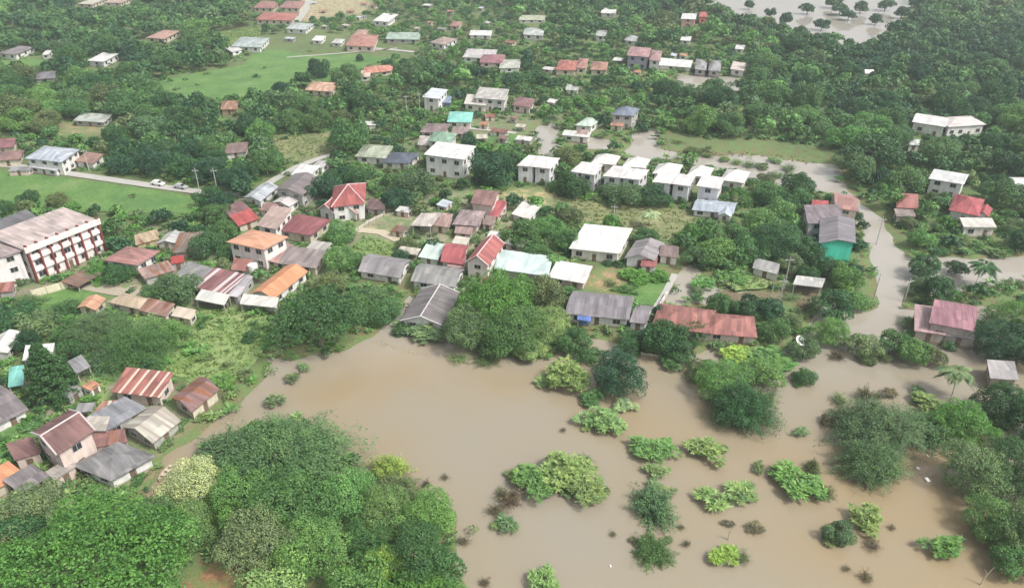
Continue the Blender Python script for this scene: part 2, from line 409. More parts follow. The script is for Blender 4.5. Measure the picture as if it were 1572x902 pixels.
# ------------------------------------------------------------------ buildings
W_ = (.74, .73, .70); CREAM = (.62, .56, .44); PINKW = (.66, .54, .48); GREYW = (.42, .41, .38); TANW = (.5, .38, .24); BLUEW = (.2, .36, .6); GREENW = (.08, .48, .33)
WHITE = (.80, .79, .77); LGREY = (.50, .51, .50); GREY = (.31, .31, .32); DGREY = (.17, .17, .18); MAUVE = (.27, .235, .24); MAROON = (.235, .115, .105); DRED = (.33, .10, .085)
RED = (.48, .10, .08); SALMON = (.47, .20, .165); ORANGE = (.66, .28, .13); PALEOR = (.62, .38, .27); RUST = (.30, .17, .12); AQUA = (.60, .78, .74); MINT = (.55, .70, .60); TEAL = (.22, .62, .54)
SAGE = (.27, .42, .30); OLIVE = (.42, .48, .34); LBLUE = (.45, .53, .62); NAVY = (.10, .13, .19); PINK = (.58, .42, .38); TAN = (.58, .47, .30); TILEPINK = (.60, .49, .46)
PROTECT = []      # (footprint centre, half diagonal, photo hull) used when trees are planted
LANDMARKS = []    # (px, py, phrase)
def hull(pts):
    pts = sorted(set(pts))
    def half(ps):
        h = []
        for p in ps:
            while len(h) > 1 and (h[-1][0] - h[-2][0]) * (p[1] - h[-2][1]) - (h[-1][1] - h[-2][1]) * (p[0] - h[-2][0]) <= 0: h.pop()
            h.append(p)
        return h
    a, b = half(pts), half(pts[::-1]); return a[:-1] + b[:-1]
def roof_mesh(w, d, z, kind, ridge, rise, t=.14):
    """roof solid over the rectangle [-w/2,w/2]x[0,d]; kind gable / hip / shed / flat"""
    x0, x1, y0, y1 = -w / 2, w / 2, 0, d
    m = MB()
    if kind == 'flat':
        m.box(x0, x1, y0, y1, z, z + .25); return m
    if kind == 'shed':
        m.add([(x0, y0, z), (x1, y0, z), (x1, y1, z + rise), (x0, y1, z + rise), (x0, y0, z - t), (x1, y0, z - t), (x1, y1, z + rise - t), (x0, y1, z + rise - t)],
              [(0, 1, 2, 3), (7, 6, 5, 4), (0, 4, 5, 1), (1, 5, 6, 2), (2, 6, 7, 3), (3, 7, 4, 0)]); return m
    if kind == 'gable':
        if ridge == 'x':
            ym = (y0 + y1) / 2
            prof = [(y0, z), (ym, z + rise), (y1, z), (y1, z - t), (ym, z + rise - t), (y0, z - t)]
            v = [(x0, p, q) for p, q in prof] + [(x1, p, q) for p, q in prof]
        else:
            xm = 0
            prof = [(x0, z), (xm, z + rise), (x1, z), (x1, z - t), (xm, z + rise - t), (x0, z - t)]
            v = [(p, y0, q) for p, q in prof] + [(p, y1, q) for p, q in prof]
        f = [(k, (k + 1) % 6, (k + 1) % 6 + 6, k + 6) for k in range(6)] + [(0, 5, 4, 1), (1, 4, 3, 2), (6, 7, 10, 11), (7, 8, 9, 10)]
        m.add(v, f); return m
    # hip
    if ridge == 'x':
        ins = min(d / 2, w / 2 - .05); ra, rb = (x0 + ins, d / 2), (x1 - ins, d / 2)
        m.add([(x0, y0, z), (x1, y0, z), (x1, y1, z), (x0, y1, z), (*ra, z + rise), (*rb, z + rise), (x0, y0, z - t), (x1, y0, z - t), (x1, y1, z - t), (x0, y1, z - t)],
              [(0, 1, 5, 4), (1, 2, 5), (2, 3, 4, 5), (3, 0, 4), (9, 8, 7, 6), (0, 6, 7, 1), (1, 7, 8, 2), (2, 8, 9, 3), (3, 9, 6, 0)])
    else:
        ins = min(w / 2, d / 2 - .05); ra, rb = (0, y0 + ins), (0, y1 - ins)
        m.add([(x0, y0, z), (x1, y0, z), (x1, y1, z), (x0, y1, z), (*ra, z + rise), (*rb, z + rise), (x0, y0, z - t), (x1, y0, z - t), (x1, y1, z - t), (x0, y1, z - t)],
              [(0, 1, 4), (1, 2, 5, 4), (2, 3, 5), (3, 0, 4, 5), (9, 8, 7, 6), (0, 6, 7, 1), (1, 7, 8, 2), (2, 8, 9, 3), (3, 9, 6, 0)])
    return m
def window(par, x, y, z, w, h, nx_, ny_, far=False):
    """a framed window on the wall point (x,y), facing (nx_,ny_)"""
    ux, uy = -ny_, nx_
    def q(m, a, b, z0, z1, o0, o1):
        ps = []
        for zz in (z0, z1):
            for s, o in ((a, o0), (b, o0), (b, o1), (a, o1)): ps.append((x + ux * s + nx_ * o, y + uy * s + ny_ * o, zz))
        m.add(ps, [(0, 3, 2, 1), (4, 5, 6, 7), (0, 1, 5, 4), (1, 2, 6, 5), (2, 3, 7, 6), (3, 0, 4, 7)])
    pm = MB(); q(pm, -w / 2, w / 2, z, z + h, .01, .04)
    if far: return pm.build('window', GLASS, par)
    fm = MB(); e = .09
    q(fm, -w / 2 - e, w / 2 + e, z - e, z, .005, .1); q(fm, -w / 2 - e, w / 2 + e, z + h, z + h + e, .005, .14)
    q(fm, -w / 2 - e, -w / 2, z, z + h, .005, .1); q(fm, w / 2, w / 2 + e, z, z + h, .005, .1); q(fm, -.03, .03, z, z + h, .041, .07)
    f = fm.build('window', FRAME, par); pm.build('pane', GLASS, f); return f
def block(root, inv, A, B, C, z, kind='gable', ridge='x', rise=1.5, roof=GREY, wall=W_, first=True, storeys=None, style='sheet', stripes=None, rust=0.0,
          open_=False, back=None, cap=False, depth=None, fins=None, sign=None, skew=.28, win=True):
    z = max(2.7, z - 1.1) if 2.8 < z < 5 and not open_ else z
    """one roofed block whose roof edge A-B and far corner C were read off the photograph at height z"""
    a = Vector(G(*A, z)); b_ = Vector(G(*B, z)); c = Vector(G(*C, z))
    u = (b_ - a); w = u.length; u.normalize(); nn = Vector((-u.y, u.x))
    d = abs((c - b_).dot(nn)) if depth is None else depth
    if (c - b_).dot(nn) < 0 and depth is None: print('NEGATIVE', A, B, C)
    mid = (a + b_) / 2; ang = math.atan2(u.y, u.x)
    loc = Vector((mid.x, mid.y, 0))
    if root is None:
        return loc, ang, w, d
    far = (mid.y > 330)
    # local transform of this block inside the root
    T = inv @ Matrix.Translation(loc) @ Matrix.Rotation(ang, 4, 'Z')
    pre = '' if first else 'side_'
    ax = ridge if kind in ('gable', 'hip') else 'x'
    kk = max(-skew, min(skew, (c - b_).dot(u) / max(d, .1))) if depth is None else 0
    SH = Matrix(((1, kk, 0, 0), (0, 1, 0, 0), (0, 0, 1, 0), (0, 0, 0, 1))); T = T @ SH
    rm = roof_mat(roof, ax, style, stripes, rust)
    m = roof_mesh(w, d, z, kind, ridge, rise); me = m.mesh('roof'); me.transform(T)
    ro = link(pre + 'roof', me, rm, root)
    if cap and kind in ('gable', 'hip'):
        cm = MB(); rr = .16
        if ridge == 'x':
            i = min(d / 2, w / 2) if kind == 'hip' else 0
            cm.tube((-w / 2 + i, d / 2, z + rise + .02), (w / 2 - i, d / 2, z + rise + .02), rr, rr)
            if kind == 'hip':
                for sx in (-1, 1):
                    for yy in (0, d): cm.tube((sx * w / 2, yy, z + .02), (sx * (w / 2 - i), d / 2, z + rise + .02), rr, rr)
            else:
                for sx in (-1, 1):
                    for yy in (0, d): cm.tube((sx * w / 2, yy, z + .0), (sx * w / 2, d / 2, z + rise + .0), rr, rr)
        else:
            i = min(w / 2, d / 2) if kind == 'hip' else 0
            cm.tube((0, i, z + rise + .02), (0, d - i, z + rise + .02), rr, rr)
            for yy, yr in ((0, i), (d, d - i)):
                for sx in (-1, 1): cm.tube((sx * w / 2, yy, z + .02), (0, yr, z + rise + .02), rr, rr)
        me = cm.mesh('ridge_cap'); me.transform(T); link('ridge_cap', me, flat_mat('ridge_tiles', tuple(min(1, v * .5 + .36) for v in roof)), ro)
    ov = min(.6, w * .08, d * .08)
    x0, x1, y0, y1 = -w / 2 + ov, w / 2 - ov, ov, d - ov
    zt = z - .16
    wm = MB()
    if open_:
        for px_ in np.linspace(x0, x1, max(2, int(w / 4) + 1)):
            for py_ in (y0, y1): wm = MB(); wm.box(px_ - .1, px_ + .1, py_ - .1, py_ + .1, -.6, zt + (0 if py_ == y0 or kind != 'shed' else rise * .9)); me = wm.mesh('post'); me.transform(T); link('post', me, flat_mat('post_paint', (.36, .34, .3)), root)
        bm_ = MB(); bm_.box(x0 + .3, x1 - .3, y0 + (y1 - y0) * .55, y1 - .3, -.5, zt * .62); me = bm_.mesh('stored'); me.transform(T)
        link(pre + 'back_wall', me, wall_mat(tuple(v * .7 for v in wall)), root)
    else:
        if kind == 'gable':
            if ridge == 'x':
                s = rise * (1 - 2 * ov / d); ym = d / 2
                prof = [(y0, -.6), (y1, -.6), (y1, zt + .05), (ym, zt + .05 + s), (y0, zt + .05)]
                v = [(x0, p, q) for p, q in prof] + [(x1, p, q) for p, q in prof]
            else:
                s = rise * (1 - 2 * ov / w)
                prof = [(x0, -.6), (x1, -.6), (x1, zt + .05), (0, zt + .05 + s), (x0, zt + .05)]
                v = [(p, y0, q) for p, q in prof] + [(p, y1, q) for p, q in prof]
            wm.add(v, [(0, 1, 2, 3, 4), (9, 8, 7, 6, 5)] + [(k, k + 5, (k + 1) % 5 + 5, (k + 1) % 5) for k in range(5)])
        elif kind == 'shed':
            r0, r1 = rise * ov / d, rise * (1 - ov / d)
            wm.add([(x0, y0, -.6), (x1, y0, -.6), (x1, y1, -.6), (x0, y1, -.6), (x0, y0, zt + r0 - .02), (x1, y0, zt + r0 - .02), (x1, y1, zt + r1 - .02), (x0, y1, zt + r1 - .02)],
                   [(0, 3, 2, 1), (4, 5, 6, 7), (0, 1, 5, 4), (1, 2, 6, 5), (2, 3, 7, 6), (3, 0, 4, 7)])
        else:
            wm.box(x0, x1, y0, y1, -.6, zt + (.1 if kind == 'flat' else 0))
        me = wm.mesh('wall'); me.transform(T); wo = link(pre + 'wall', me, wall_mat(wall), root)
        ns = storeys or max(1, int(round((z - .5) / 3.1)))
        sh = (z - LAND) / ns
        camx, camy = -mid.x, -mid.y
        sides = [((x0 + x1) / 2, y0, 0, -1, x1 - x0)]
        # which end wall faces the viewer's half of the place
        for sx, xx in ((1, x1), (-1, x0)):
            if (u * sx).dot(Vector((camx, camy)) - u * sx * w / 2) > 0: sides.append((xx, (y0 + y1) / 2, sx, 0, y1 - y0))
        holder = empty('tmp', (0, 0, 0)); made = []
        for k in range(ns if win else 0):
            for si, (sx_, sy_, nx_, ny_, L) in enumerate(sides):
                cnt = max(1, int(L / (4.5 if far else 3.4)))
                for j in range(cnt):
                    o_ = (j + .5) / cnt * L - L / 2
                    wx, wy = sx_ + (-ny_) * o_, sy_ + nx_ * o_
                    zb = LAND + k * sh + sh * .36; wh = min(1.25, sh * .42)
                    if k == 0 and si == 0 and j == cnt // 2 and not far:
                        dm = MB(); dm.box(wx - .5, wx + .5, wy - .06, wy + .02, LAND - .2, LAND + 2.05); o = dm.build('door', WOOD, None)
                        hm = MB(); hm.box(wx + .3, wx + .38, wy - .12, wy - .061, LAND + .9, LAND + 1.05); hh = hm.build('handle', FRAME, o); made.append(o); continue
                    made.append(window(None, wx, wy, zb, min(1.5, L / cnt * .5), wh, nx_, ny_, far))
        bpy.data.objects.remove(holder)
        for o in made:
            o.data.transform(T); o.parent = root
            for ch in o.children: ch.data.transform(T)
    if fins:
        for k in range(fins + 1):
            fx = x0 + (x1 - x0) * k / fins; fm = MB(); fm.box(fx - .18, fx + .18, y0 - .8, y0 + .05, -.4, z + .9)
            me = fm.mesh('fin'); me.transform(T); link('pillar', me, flat_mat('red_plaster', (.20, .05, .045)), root)
        for k in range(1, 3):
            bm_ = MB(); bm_.box(x0, x1, y0 - .55, y0 + .02, LAND + k * 3.0 - .15, LAND + k * 3.0 + .75); me = bm_.mesh('balcony'); me.transform(T); link('balcony', me, wall_mat((.80, .74, .71)), root)
        pm = MB(); pm.box(-w / 2, w / 2, -.25, 0.1, z - .9, z + .55); me = pm.mesh('parapet'); me.transform(T); link('parapet', me, wall_mat((.80, .72, .69)), root)
    # protected outline in the survey picture
    pts = []
    for xx, yy in ((-w / 2, 0), (w / 2, 0), (w / 2, d), (-w / 2, d)):
        X, Y = mid.x + u.x * (xx + kk * yy) + nn.x * yy, mid.y + u.y * (xx + kk * yy) + nn.y * yy
        for zz in (z * .45, z + (rise if kind != 'flat' else 0) * .6): p = P(X, Y, zz); pts.append((p[0], p[1]))
    cx_, cy_ = mid.x + nn.x * d / 2 + u.x * kk * d / 2, mid.y + nn.y * d / 2 + u.y * kk * d / 2
    PROTECT.append((cx_, cy_, math.hypot(w, d) / 2, hull(pts), min(w, d)))
    return cx_, cy_

def house(name, label, blocks, cat='house', group=None, lm=None):
    loc, ang, w, d = block(None, None, *blocks[0][0], blocks[0][1])
    root = empty(name, loc, ang); tag(root, label, cat, group)
    inv = (Matrix.Translation(loc) @ Matrix.Rotation(ang, 4, 'Z')).inverted()
    for k, bl in enumerate(blocks):
        kw = bl[2] if len(bl) > 2 else {}
        c = block(root, inv, *bl[0], bl[1], first=(k == 0), **kw)
        if k == 0 and lm:
            p = P(c[0], c[1], bl[1] / 2); LANDMARKS.append((p[0], p[1], lm))
    return root
def K(kind, ridge='x', rise=1.5, roof=GREY, wall=W_, **k): return dict(kind=kind, ridge=ridge, rise=rise, roof=roof, wall=wall, **k)

HOUSES = [
 # --- near cluster beside the flood channel
 ('brown_house', 'two-storey house with maroon-brown gable roof, white bargeboards and pink balconied walls', [(((87,698),(146,660),(106,628)), 6.4, K('gable','x',1.6,MAROON,PINKW,cap=True)), (((22,706),(64,694),(44,676)), 4.4, K('shed','x',.7,MAROON,PINKW)), (((84,738),(118,716),(104,704)), 3.4, K('flat','x',0,(.5,.45,.4),PINKW))], 'the maroon-brown two-storey house'),
 ('orange_shed', 'small shed with bright orange tin roof below the maroon-brown two-storey house', [(((-8,752),(38,726),(14,710)), 3.0, K('shed','x',.5,ORANGE,CREAM))], None),
 ('open_shed', 'dark brown lean-to over an open carport beside the small orange tin roof', [(((32,757),(77,730),(50,714)), 3.0, K('shed','x',.5,MAUVE,GREYW,open_=True))], None),
 ('grey_house', 'single-storey house with smooth grey hip roof and bright white wall facing the flood', [(((170,738),(240,699),(172,681)), 3.9, K('hip','x',1.3,(.27,.265,.27),(.78,.77,.75),cap=False)),], 'the grey-roofed white-walled house'),
 ('striped_house', 'house with cream corrugated roof streaked grey, dark gable end, among the riverside tin roofs', [(((234,680),(278,645),(232,622)), 3.9, K('gable','x',1.5,(.62,.58,.49),GREYW,stripes=(.36,.32,.27)))], 'the cream-streaked tin roof'),
 ('patched_house', 'house under red tin roof patched with cream sheets, topmost of the riverside roofs', [(((171,601),(246,610),(268,577)), 4.4, K('shed','x',.9,(.42,.15,.12),PINKW,stripes=(.66,.55,.44)))], 'the red-and-cream patched roof'),
 ('mauve_house', 'narrow house with mauve-maroon gable roof and cream end wall at the channel bank', [(((294,632),(337,597),(306,577)), 4.2, K('gable','x',.9,(.30,.17,.16),CREAM,rust=.35))], 'the mauve-maroon bank house'),
 ('slate_house', 'house with dull blue-grey tin roof wedged between rusty roofs above the cream-streaked roof', [(((160,663),(226,625),(192,611)), 4.3, K('shed','x',.5,(.30,.31,.34),GREYW))], None),
 ('rusty_shed', 'low rust-red shed between the maroon-brown house and the cream-streaked roof', [(((146,686),(196,678),(190,660)), 3.5, K('shed','x',.4,(.33,.16,.14),PINKW,rust=.5))], None),
 ('flat_annex', 'flat pale concrete roof behind the maroon-brown two-storey house', [(((128,662),(163,662),(160,640)), 4.6, K('flat','x',0,(.55,.5,.44),GREYW))], None),
 ('rust_lean_to', 'small orange-rust lean-to beside the dull blue-grey tin roof', [(((143,634),(168,632),(182,616)), 3.4, K('shed','x',.4,(.46,.25,.16),TANW,stripes=(.62,.54,.42)))], None),
 ('long_grey_house', 'long mauve-grey roofed house with white side wall, cut by the frame edge', [(((-45,672),(44,628),(0,590)), 3.6, K('gable','x',1.2,MAUVE,W_))], 'the edge house with mauve-grey roof'),
 ('ivory_house', 'ivory-white roofed house cut by the frame edge above the dark layered tree', [(((-30,548),(12,541),(37,508)), 3.8, K('gable','y',1.0,(.72,.70,.66),GREYW))], 'the ivory-roofed edge house'),
 ('white_canopy', 'white curved canopy roof just behind the dark layered tree', [(((34,553),(80,549),(86,531)), 3.6, K('shed','x',.8,WHITE,GREYW,open_=True))], None),
 ('net_shelter', 'teal shade-net shelter beside the dark layered tree', [(((12,594),(36,590),(38,562)), 2.8, K('shed','x',.4,TEAL,(.2,.4,.36),open_=True))], None),
 ('dark_shelter', 'small dark open shelter peeping out behind the dark layered tree', [(((117,573),(139,562),(126,546)), 3.0, K('shed','x',.4,GREY,GREYW,open_=True))], None),
 # --- school quarter
 ('school_building', 'long three-storey pinkish building with red pillars and grey-pink roof', [(((37,384),(153,338),(98,322)), 9.6, K('shed','x',.8,TILEPINK,(.76,.70,.67),fins=7,storeys=3)), (((-42,408),(36,385),(-20,356)), 9.0, K('flat','x',0,(.50,.40,.38),(.72,.70,.68),storeys=3))], 'the long red-pillared building'),
 ('dark_roof_house', 'house with dark grey roof tucked behind the long red-pillared building', [(((12,361),(66,339),(42,325)), 5.0, K('shed','x',.8,DGREY,GREYW))], None),
 ('blue_canopy', 'pale blue canopy roof at the frame edge behind the long red-pillared building', [(((-18,371),(17,362),(4,350)), 4.0, K('shed','x',.6,(.55,.6,.68),GREYW,open_=True))], None),
 ('rosy_house', 'rose-maroon hip-roofed house with white gable wall beside the red-pillared building', [(((158,399),(211,407),(247,385)), 4.6, K('hip','y',1.6,(.42,.20,.18),W_,style='tile'))], 'the rose-maroon hip roof'),
 ('brown_strip_house', 'pinkish brown strip-roofed house next to the small bright red roof', [(((222,428),(270,414),(258,402)), 3.4, K('shed','x',.5,(.42,.29,.25),GREYW,rust=.3))], None),
 ('ochre_house', 'small ochre-walled house behind the rose-maroon hip roof', [(((208,376),(244,366),(248,352)), 4.2, K('shed','x',.5,(.56,.43,.27),TANW,rust=.2))], None),
 ('white_ridge_house', 'house with bent white corrugated roof beside the ochre-walled house', [(((240,374),(268,373),(284,356)), 3.8, K('gable','y',.8,(.62,.61,.58),GREYW))], None),
 ('umber_house', 'wide umber-brown roof with pale edge half under the trees', [(((264,388),(312,386),(322,358)), 3.8, K('shed','x',.6,(.27,.21,.17),GREYW,rust=.2))], 'the wide umber-brown roof'),
 ('scarlet_hut', 'tiny hut with bright scarlet roof beside the pinkish brown strip roof', [(((262,405),(283,402),(283,393)), 3.2, K('shed','x',.4,(.52,.06,.05),GREYW))], None),
 ('grey_lean_house', 'dull grey-roofed house under trees touching the white-striped maroon roof', [(((262,428),(304,440),(312,410)), 3.6, K('shed','x',.6,(.30,.30,.29),GREYW))], None),
 ('maroon_long_house', 'long maroon roof with white sheet stripes next to the bright orange long roof', [(((297,441),(347,453),(379,426)), 4.0, K('shed','x',.9,(.32,.13,.13),GREYW,stripes=(.62,.55,.55))), (((347,453),(365,456),(390,426)), 3.7, K('shed','x',.5,(.66,.62,.66),GREYW))], 'the white-striped maroon roof'),
 ('white_awning', 'open shelter with creamy white awning in front of the white-striped maroon roof', [(((299,459),(344,468),(354,455)), 3.0, K('shed','x',.5,(.72,.72,.66),(.25,.22,.2),open_=True))], None),
 ('orange_long_house', 'long bright orange gable roof with a white front lean-to', [(((385,449),(420,459),(473,416)), 4.2, K('gable','y',1.3,ORANGE,W_,style='tile')), (((368,466),(424,472),(428,459)), 3.2, K('shed','x',.5,(.74,.72,.66),W_,open_=True))], 'the bright orange long roof'),
 ('orange_villa', 'two-storey white villa under a wide orange hip roof', [(((347,371),(405,383),(443,363)), 6.6, K('hip','y',1.4,(.66,.33,.20),(.74,.68,.64),style='tile')), (((354,414),(383,416),(386,400)), 3.2, K('shed','x',.5,SALMON,W_))], 'the orange-roofed villa'),
 ('taupe_house', 'taupe-grey broad roof with a pink lean-to between the two orange roofs', [(((427,404),(486,412),(500,388)), 4.2, K('shed','x',.7,(.34,.28,.27),CREAM)), (((404,398),(427,404),(446,377)), 4.0, K('shed','x',.5,(.52,.30,.27),CREAM))], 'the taupe-grey roof'),
 ('white_patio_roof', 'white framed patio roof above the taupe-grey roof', [(((468,384),(497,388),(510,374)), 3.4, K('flat','x',0,(.62,.58,.52),CREAM))], None),
 ('wine_hip_house', 'wine-red hip roof directly behind the orange-roofed villa', [(((422,352),(477,362),(509,337)), 4.6, K('hip','x',1.5,(.31,.09,.10),CREAM,style='tile'))], 'the wine-red hip roof'),
 ('dusty_pink_house', 'tall house with dusty pink sheet roof between scarlet and wine-red roofs', [(((393,346),(424,352),(449,324)), 5.6, K('shed','x',.8,(.52,.38,.33),W_))], None),
 ('scarlet_house', 'house with half maroon, half scarlet roof at the roadside trees', [(((366,347),(398,335),(384,322)), 4.2, K('shed','x',.5,(.58,.10,.09),CREAM)), (((354,334),(386,321),(372,308)), 4.6, K('shed','x',.5,(.26,.13,.13),CREAM))], 'the half-scarlet roof'),
 ('temple_style_house', 'large crimson tiled house with steep stepped gables and white ridge lines', [(((508,318),(561,312),(562,281)), 5.6, K('hip','x',3.2,(.42,.10,.09),W_,style='tile',cap=True)), (((488,321),(512,327),(522,307)), 4.6, K('gable','y',2.0,(.45,.13,.12),W_,style='tile',cap=True)), (((522,325),(548,328),(552,314)), 4.2, K('gable','y',1.8,(.46,.15,.13),W_,style='tile',cap=True))], 'the crimson gabled house'),
 ('brown_annex', 'dark brown low roof adjoining the crimson gabled house beneath trees', [(((562,320),(590,323),(594,309)), 3.8, K('shed','x',.5,(.20,.12,.11),GREYW))], None),
 ('white_flat_shop', 'white flat-roofed roadside block above the grey-brown barn roof', [(((446,268),(476,271),(492,256)), 4.0, K('shed','x',.3,WHITE,W_))], None),
 ('white_flat_shop', 'smaller white flat roof farther along the road near the wet meadow', [(((478,256),(494,258),(506,249)), 3.6, K('shed','x',.3,(.68,.66,.64),W_))], None),
 ('barn', 'broad grey-brown barn roof beside the road', [(((422,291),(464,300),(483,272)), 5.2, K('gable','y',1.2,(.25,.21,.21),GREYW))], 'the grey-brown barn roof'),
 ('pale_blue_house', 'pale blue-white tin roof at the roadside bend', [(((374,303),(400,309),(426,286)), 4.2, K('gable','y',.9,(.58,.62,.66),W_))], 'the pale blue roadside roof'),
 ('pink_white_house', 'white-pink flat roof in front of the grey-brown barn', [(((418,310),(444,317),(466,303)), 4.2, K('gable','y',.8,(.70,.64,.63),W_))], None),
 ('ice_blue_house', 'big ice-blue hip-roofed white house at the far road', [(((37,243),(94,249),(111,228)), 5.4, K('hip','x',1.8,(.54,.60,.68),W_)), (((44,256),(86,262),(90,252)), 3.4, K('shed','x',.4,(.66,.68,.72),W_))], 'the ice-blue hip roof'),
 ('dusky_red_house', 'dusky red roof at the frame edge, upper of two', [(((-16,228),(20,226),(26,211)), 4.6, K('hip','x',1.3,(.30,.12,.13),CREAM))], 'the dusky red edge roof'),
 ('dusky_red_house', 'faded red-brown roof at the frame edge, lower of two', [(((-10,247),(30,244),(38,230)), 4.2, K('hip','x',1.2,(.32,.18,.16),CREAM))], None),
 ('russet_house', 'russet-roofed small house with white wall next to the ice-blue hip roof', [(((114,247),(142,251),(146,237)), 4.0, K('shed','x',.6,(.40,.23,.17),W_))], None),
 ('red_corner_house', 'red-brown tin roof at the frame edge below the long red-pillared building', [(((-30,452),(20,446),(24,434)), 3.6, K('shed','x',.5,(.36,.14,.12),GREYW,rust=.3))], None),
 ('orange_cottage', 'small orange cottage roof beside the long cream roofs', [(((118,472),(147,476),(163,458)), 3.6, K('gable','y',.8,(.64,.34,.2),CREAM,style='tile'))], None),
 ('cream_long_house', 'long cream-tan roof with pale ridge behind bushes', [(((163,463),(212,474),(240,460)), 3.9, K('hip','x',1.1,(.60,.47,.32),CREAM))], 'the long cream-tan roof'),
 ('ruddy_cream_house', 'low house with brown roof, cream arches and white beams', [(((213,476),(254,486),(270,470)), 3.7, K('shed','x',.7,(.36,.22,.18),(.66,.58,.46),rust=.3)), (((262,484),(292,490),(299,477)), 3.4, K('shed','x',.4,(.66,.56,.44),CREAM))], 'the brown roof with cream arches'),
 # --- centre
 ('cottage_row', 'mauve-grey gabled bungalow with white walls, nearer the green meadow', [(((549,416),(615,427),(632,399)), 3.8, K('gable','x',1.6,(.33,.31,.32),(.78,.76,.73)))], 'the pair of grey gabled bungalows'),
 ('cottage_row', 'grey gabled bungalow with white walls, nearer the aqua roof', [(((630,431),(699,441),(715,413)), 3.8, K('gable','x',1.6,(.34,.34,.33),(.78,.76,.73)))], None),
 ('long_flooded_house', 'long dark brown-grey gabled house standing end-on in the brown flood', [(((614,492),(678,499),(706,449)), 3.3, K('gable','y',1.7,(.225,.20,.20),(.70,.69,.67),cap=True))], 'the dark end-on flooded roof'),
 ('mint_house', 'small pale mint sheet roof beside the scarlet twin roofs', [(((642,394),(672,399),(686,378)), 3.8, K('shed','x',.6,(.64,.76,.70),W_))], None),
 ('cherry_house', 'cherry red gable roof with curved cream porch, nearer the mint roof', [(((676,401),(712,406),(720,377)), 4.4, K('gable','x',1.5,(.47,.10,.11),(.70,.64,.58),style='tile')), (((686,408),(712,413),(716,404)), 3.2, K('shed','x',.4,(.56,.36,.34),CREAM))], 'the cherry red roofs'),
 ('cherry_house', 'cherry red steep gable roof with pinkish white arched front, nearer the aqua roof', [(((714,402),(750,408),(775,374)), 5.2, K('gable','y',2.2,(.46,.13,.12),(.78,.70,.66),style='tile',cap=True))], None),
 ('aqua_hall', 'long hall with flat pale aqua sheet roof', [(((758,412),(842,424),(849,396)), 4.2, K('shed','x',.5,(.66,.82,.79),GREYW))], 'the pale aqua hall roof'),
 ('white_hall', 'low white sheet roof over red-striped wall next to the aqua hall', [(((841,425),(898,435),(910,411)), 3.9, K('shed','x',.5,(.82,.80,.77),(.6,.46,.42)))], 'the low white hall roof'),
 ('big_white_shed', 'tall cream-walled shed with big plain white roof', [(((873,381),(951,389),(971,355)), 4.9, K('shed','x',.9,(.84,.83,.79),(.66,.65,.55)))], 'the big white shed'),
 ('mauve_grey_house', 'mauve-grey layered roofs with a maroon porch beside the big white shed', [(((958,396),(1005,400),(1021,373)), 4.2, K('gable','y',1.2,(.33,.30,.31),W_)), (((983,408),(1007,410),(1010,397)), 3.2, K('shed','x',.4,(.36,.11,.10),W_)), (((1012,392),(1041,396),(1042,378)), 4.0, K('gable','x',.9,(.27,.19,.18),(.74,.70,.64)))], 'the layered mauve-grey roofs'),
 ('cream_awning_house', 'small cream flat roof behind the cherry red roofs', [(((693,374),(716,377),(722,366)), 3.2, K('flat','x',0,(.74,.68,.56),CREAM))], None),
 ('rose_grey_house', 'rose-grey hip roof with pink front wing in the village centre', [(((694,344),(734,347),(746,324)), 4.6, K('hip','x',1.2,(.38,.29,.29),PINKW,style='tile')), (((697,357),(724,360),(728,346)), 3.5, K('shed','x',.5,(.48,.32,.29),PINKW))], 'the rose-grey hip roof'),
 ('shell_pink_house', 'shell-pink and white roofs over an open porch next to the rose-grey hip roof', [(((630,346),(662,347),(678,331)), 4.0, K('shed','x',.7,(.66,.60,.54),GREYW,open_=True)), (((660,345),(690,349),(696,332)), 4.0, K('shed','x',.7,(.48,.31,.27),CREAM))], 'the shell-pink porch roofs'),
 ('brown_gable_house', 'brown tiled double gable with a tilted scarlet wing', [(((722,312),(758,316),(769,294)), 5.0, K('gable','x',1.5,(.30,.16,.14),PINKW,style='tile')), (((750,330),(765,333),(779,314)), 3.8, K('shed','x',.9,(.50,.11,.12),PINKW))], 'the brown double gable'),
 ('ivory_shed', 'plain ivory shed roof beside the tan dirt lot', [(((785,328),(813,337),(830,317)), 3.6, K('shed','x',.5,(.78,.75,.70),W_))], 'the ivory shed by the dirt lot'),
 ('row_of_shops', 'row of grey-mauve roofs with white seam and a blue awning at the flood edge', [(((867,481),(966,491),(974,455)), 4.2, K('gable','x',1.2,(.28,.255,.28),W_,skew=0.1)), (((966,494),(992,497),(1003,470)), 3.6, K('gable','x',.9,(.28,.25,.27),W_)), (((886,490),(907,493),(908,484)), 2.8, K('shed','x',.3,(.12,.22,.62),BLUEW,open_=True))], 'the grey-mauve roof row'),
 ('brick_red_hall', 'long brick-red hip roof with pink walls by the flood edge', [(((1000,500),(1092,512),(1100,476)), 4.0, K('hip','x',1.6,(.36,.14,.115),(.70,.58,.54),style='tile')), (((1078,511),(1163,518),(1158,485)), 3.8, K('hip','x',1.5,(.38,.145,.12),(.70,.58,.54),style='tile'))], 'the long brick-red roof'),
 ('grey_hut', 'grey-roofed white hut under the big tree right of centre', [(((1155,411),(1194,421),(1197,408)), 3.0, K('shed','x',.6,(.42,.42,.41),(.68,.66,.6)))], 'the grey-roofed white hut'),
 ('long_open_shed', 'long narrow pale sheet roof over a dark open shed near the teal-green warehouse', [(((1217,436),(1262,441),(1272,430)), 3.0, K('shed','x',.4,(.66,.66,.62),(.2,.19,.17),open_=True))], 'the long narrow open shed'),
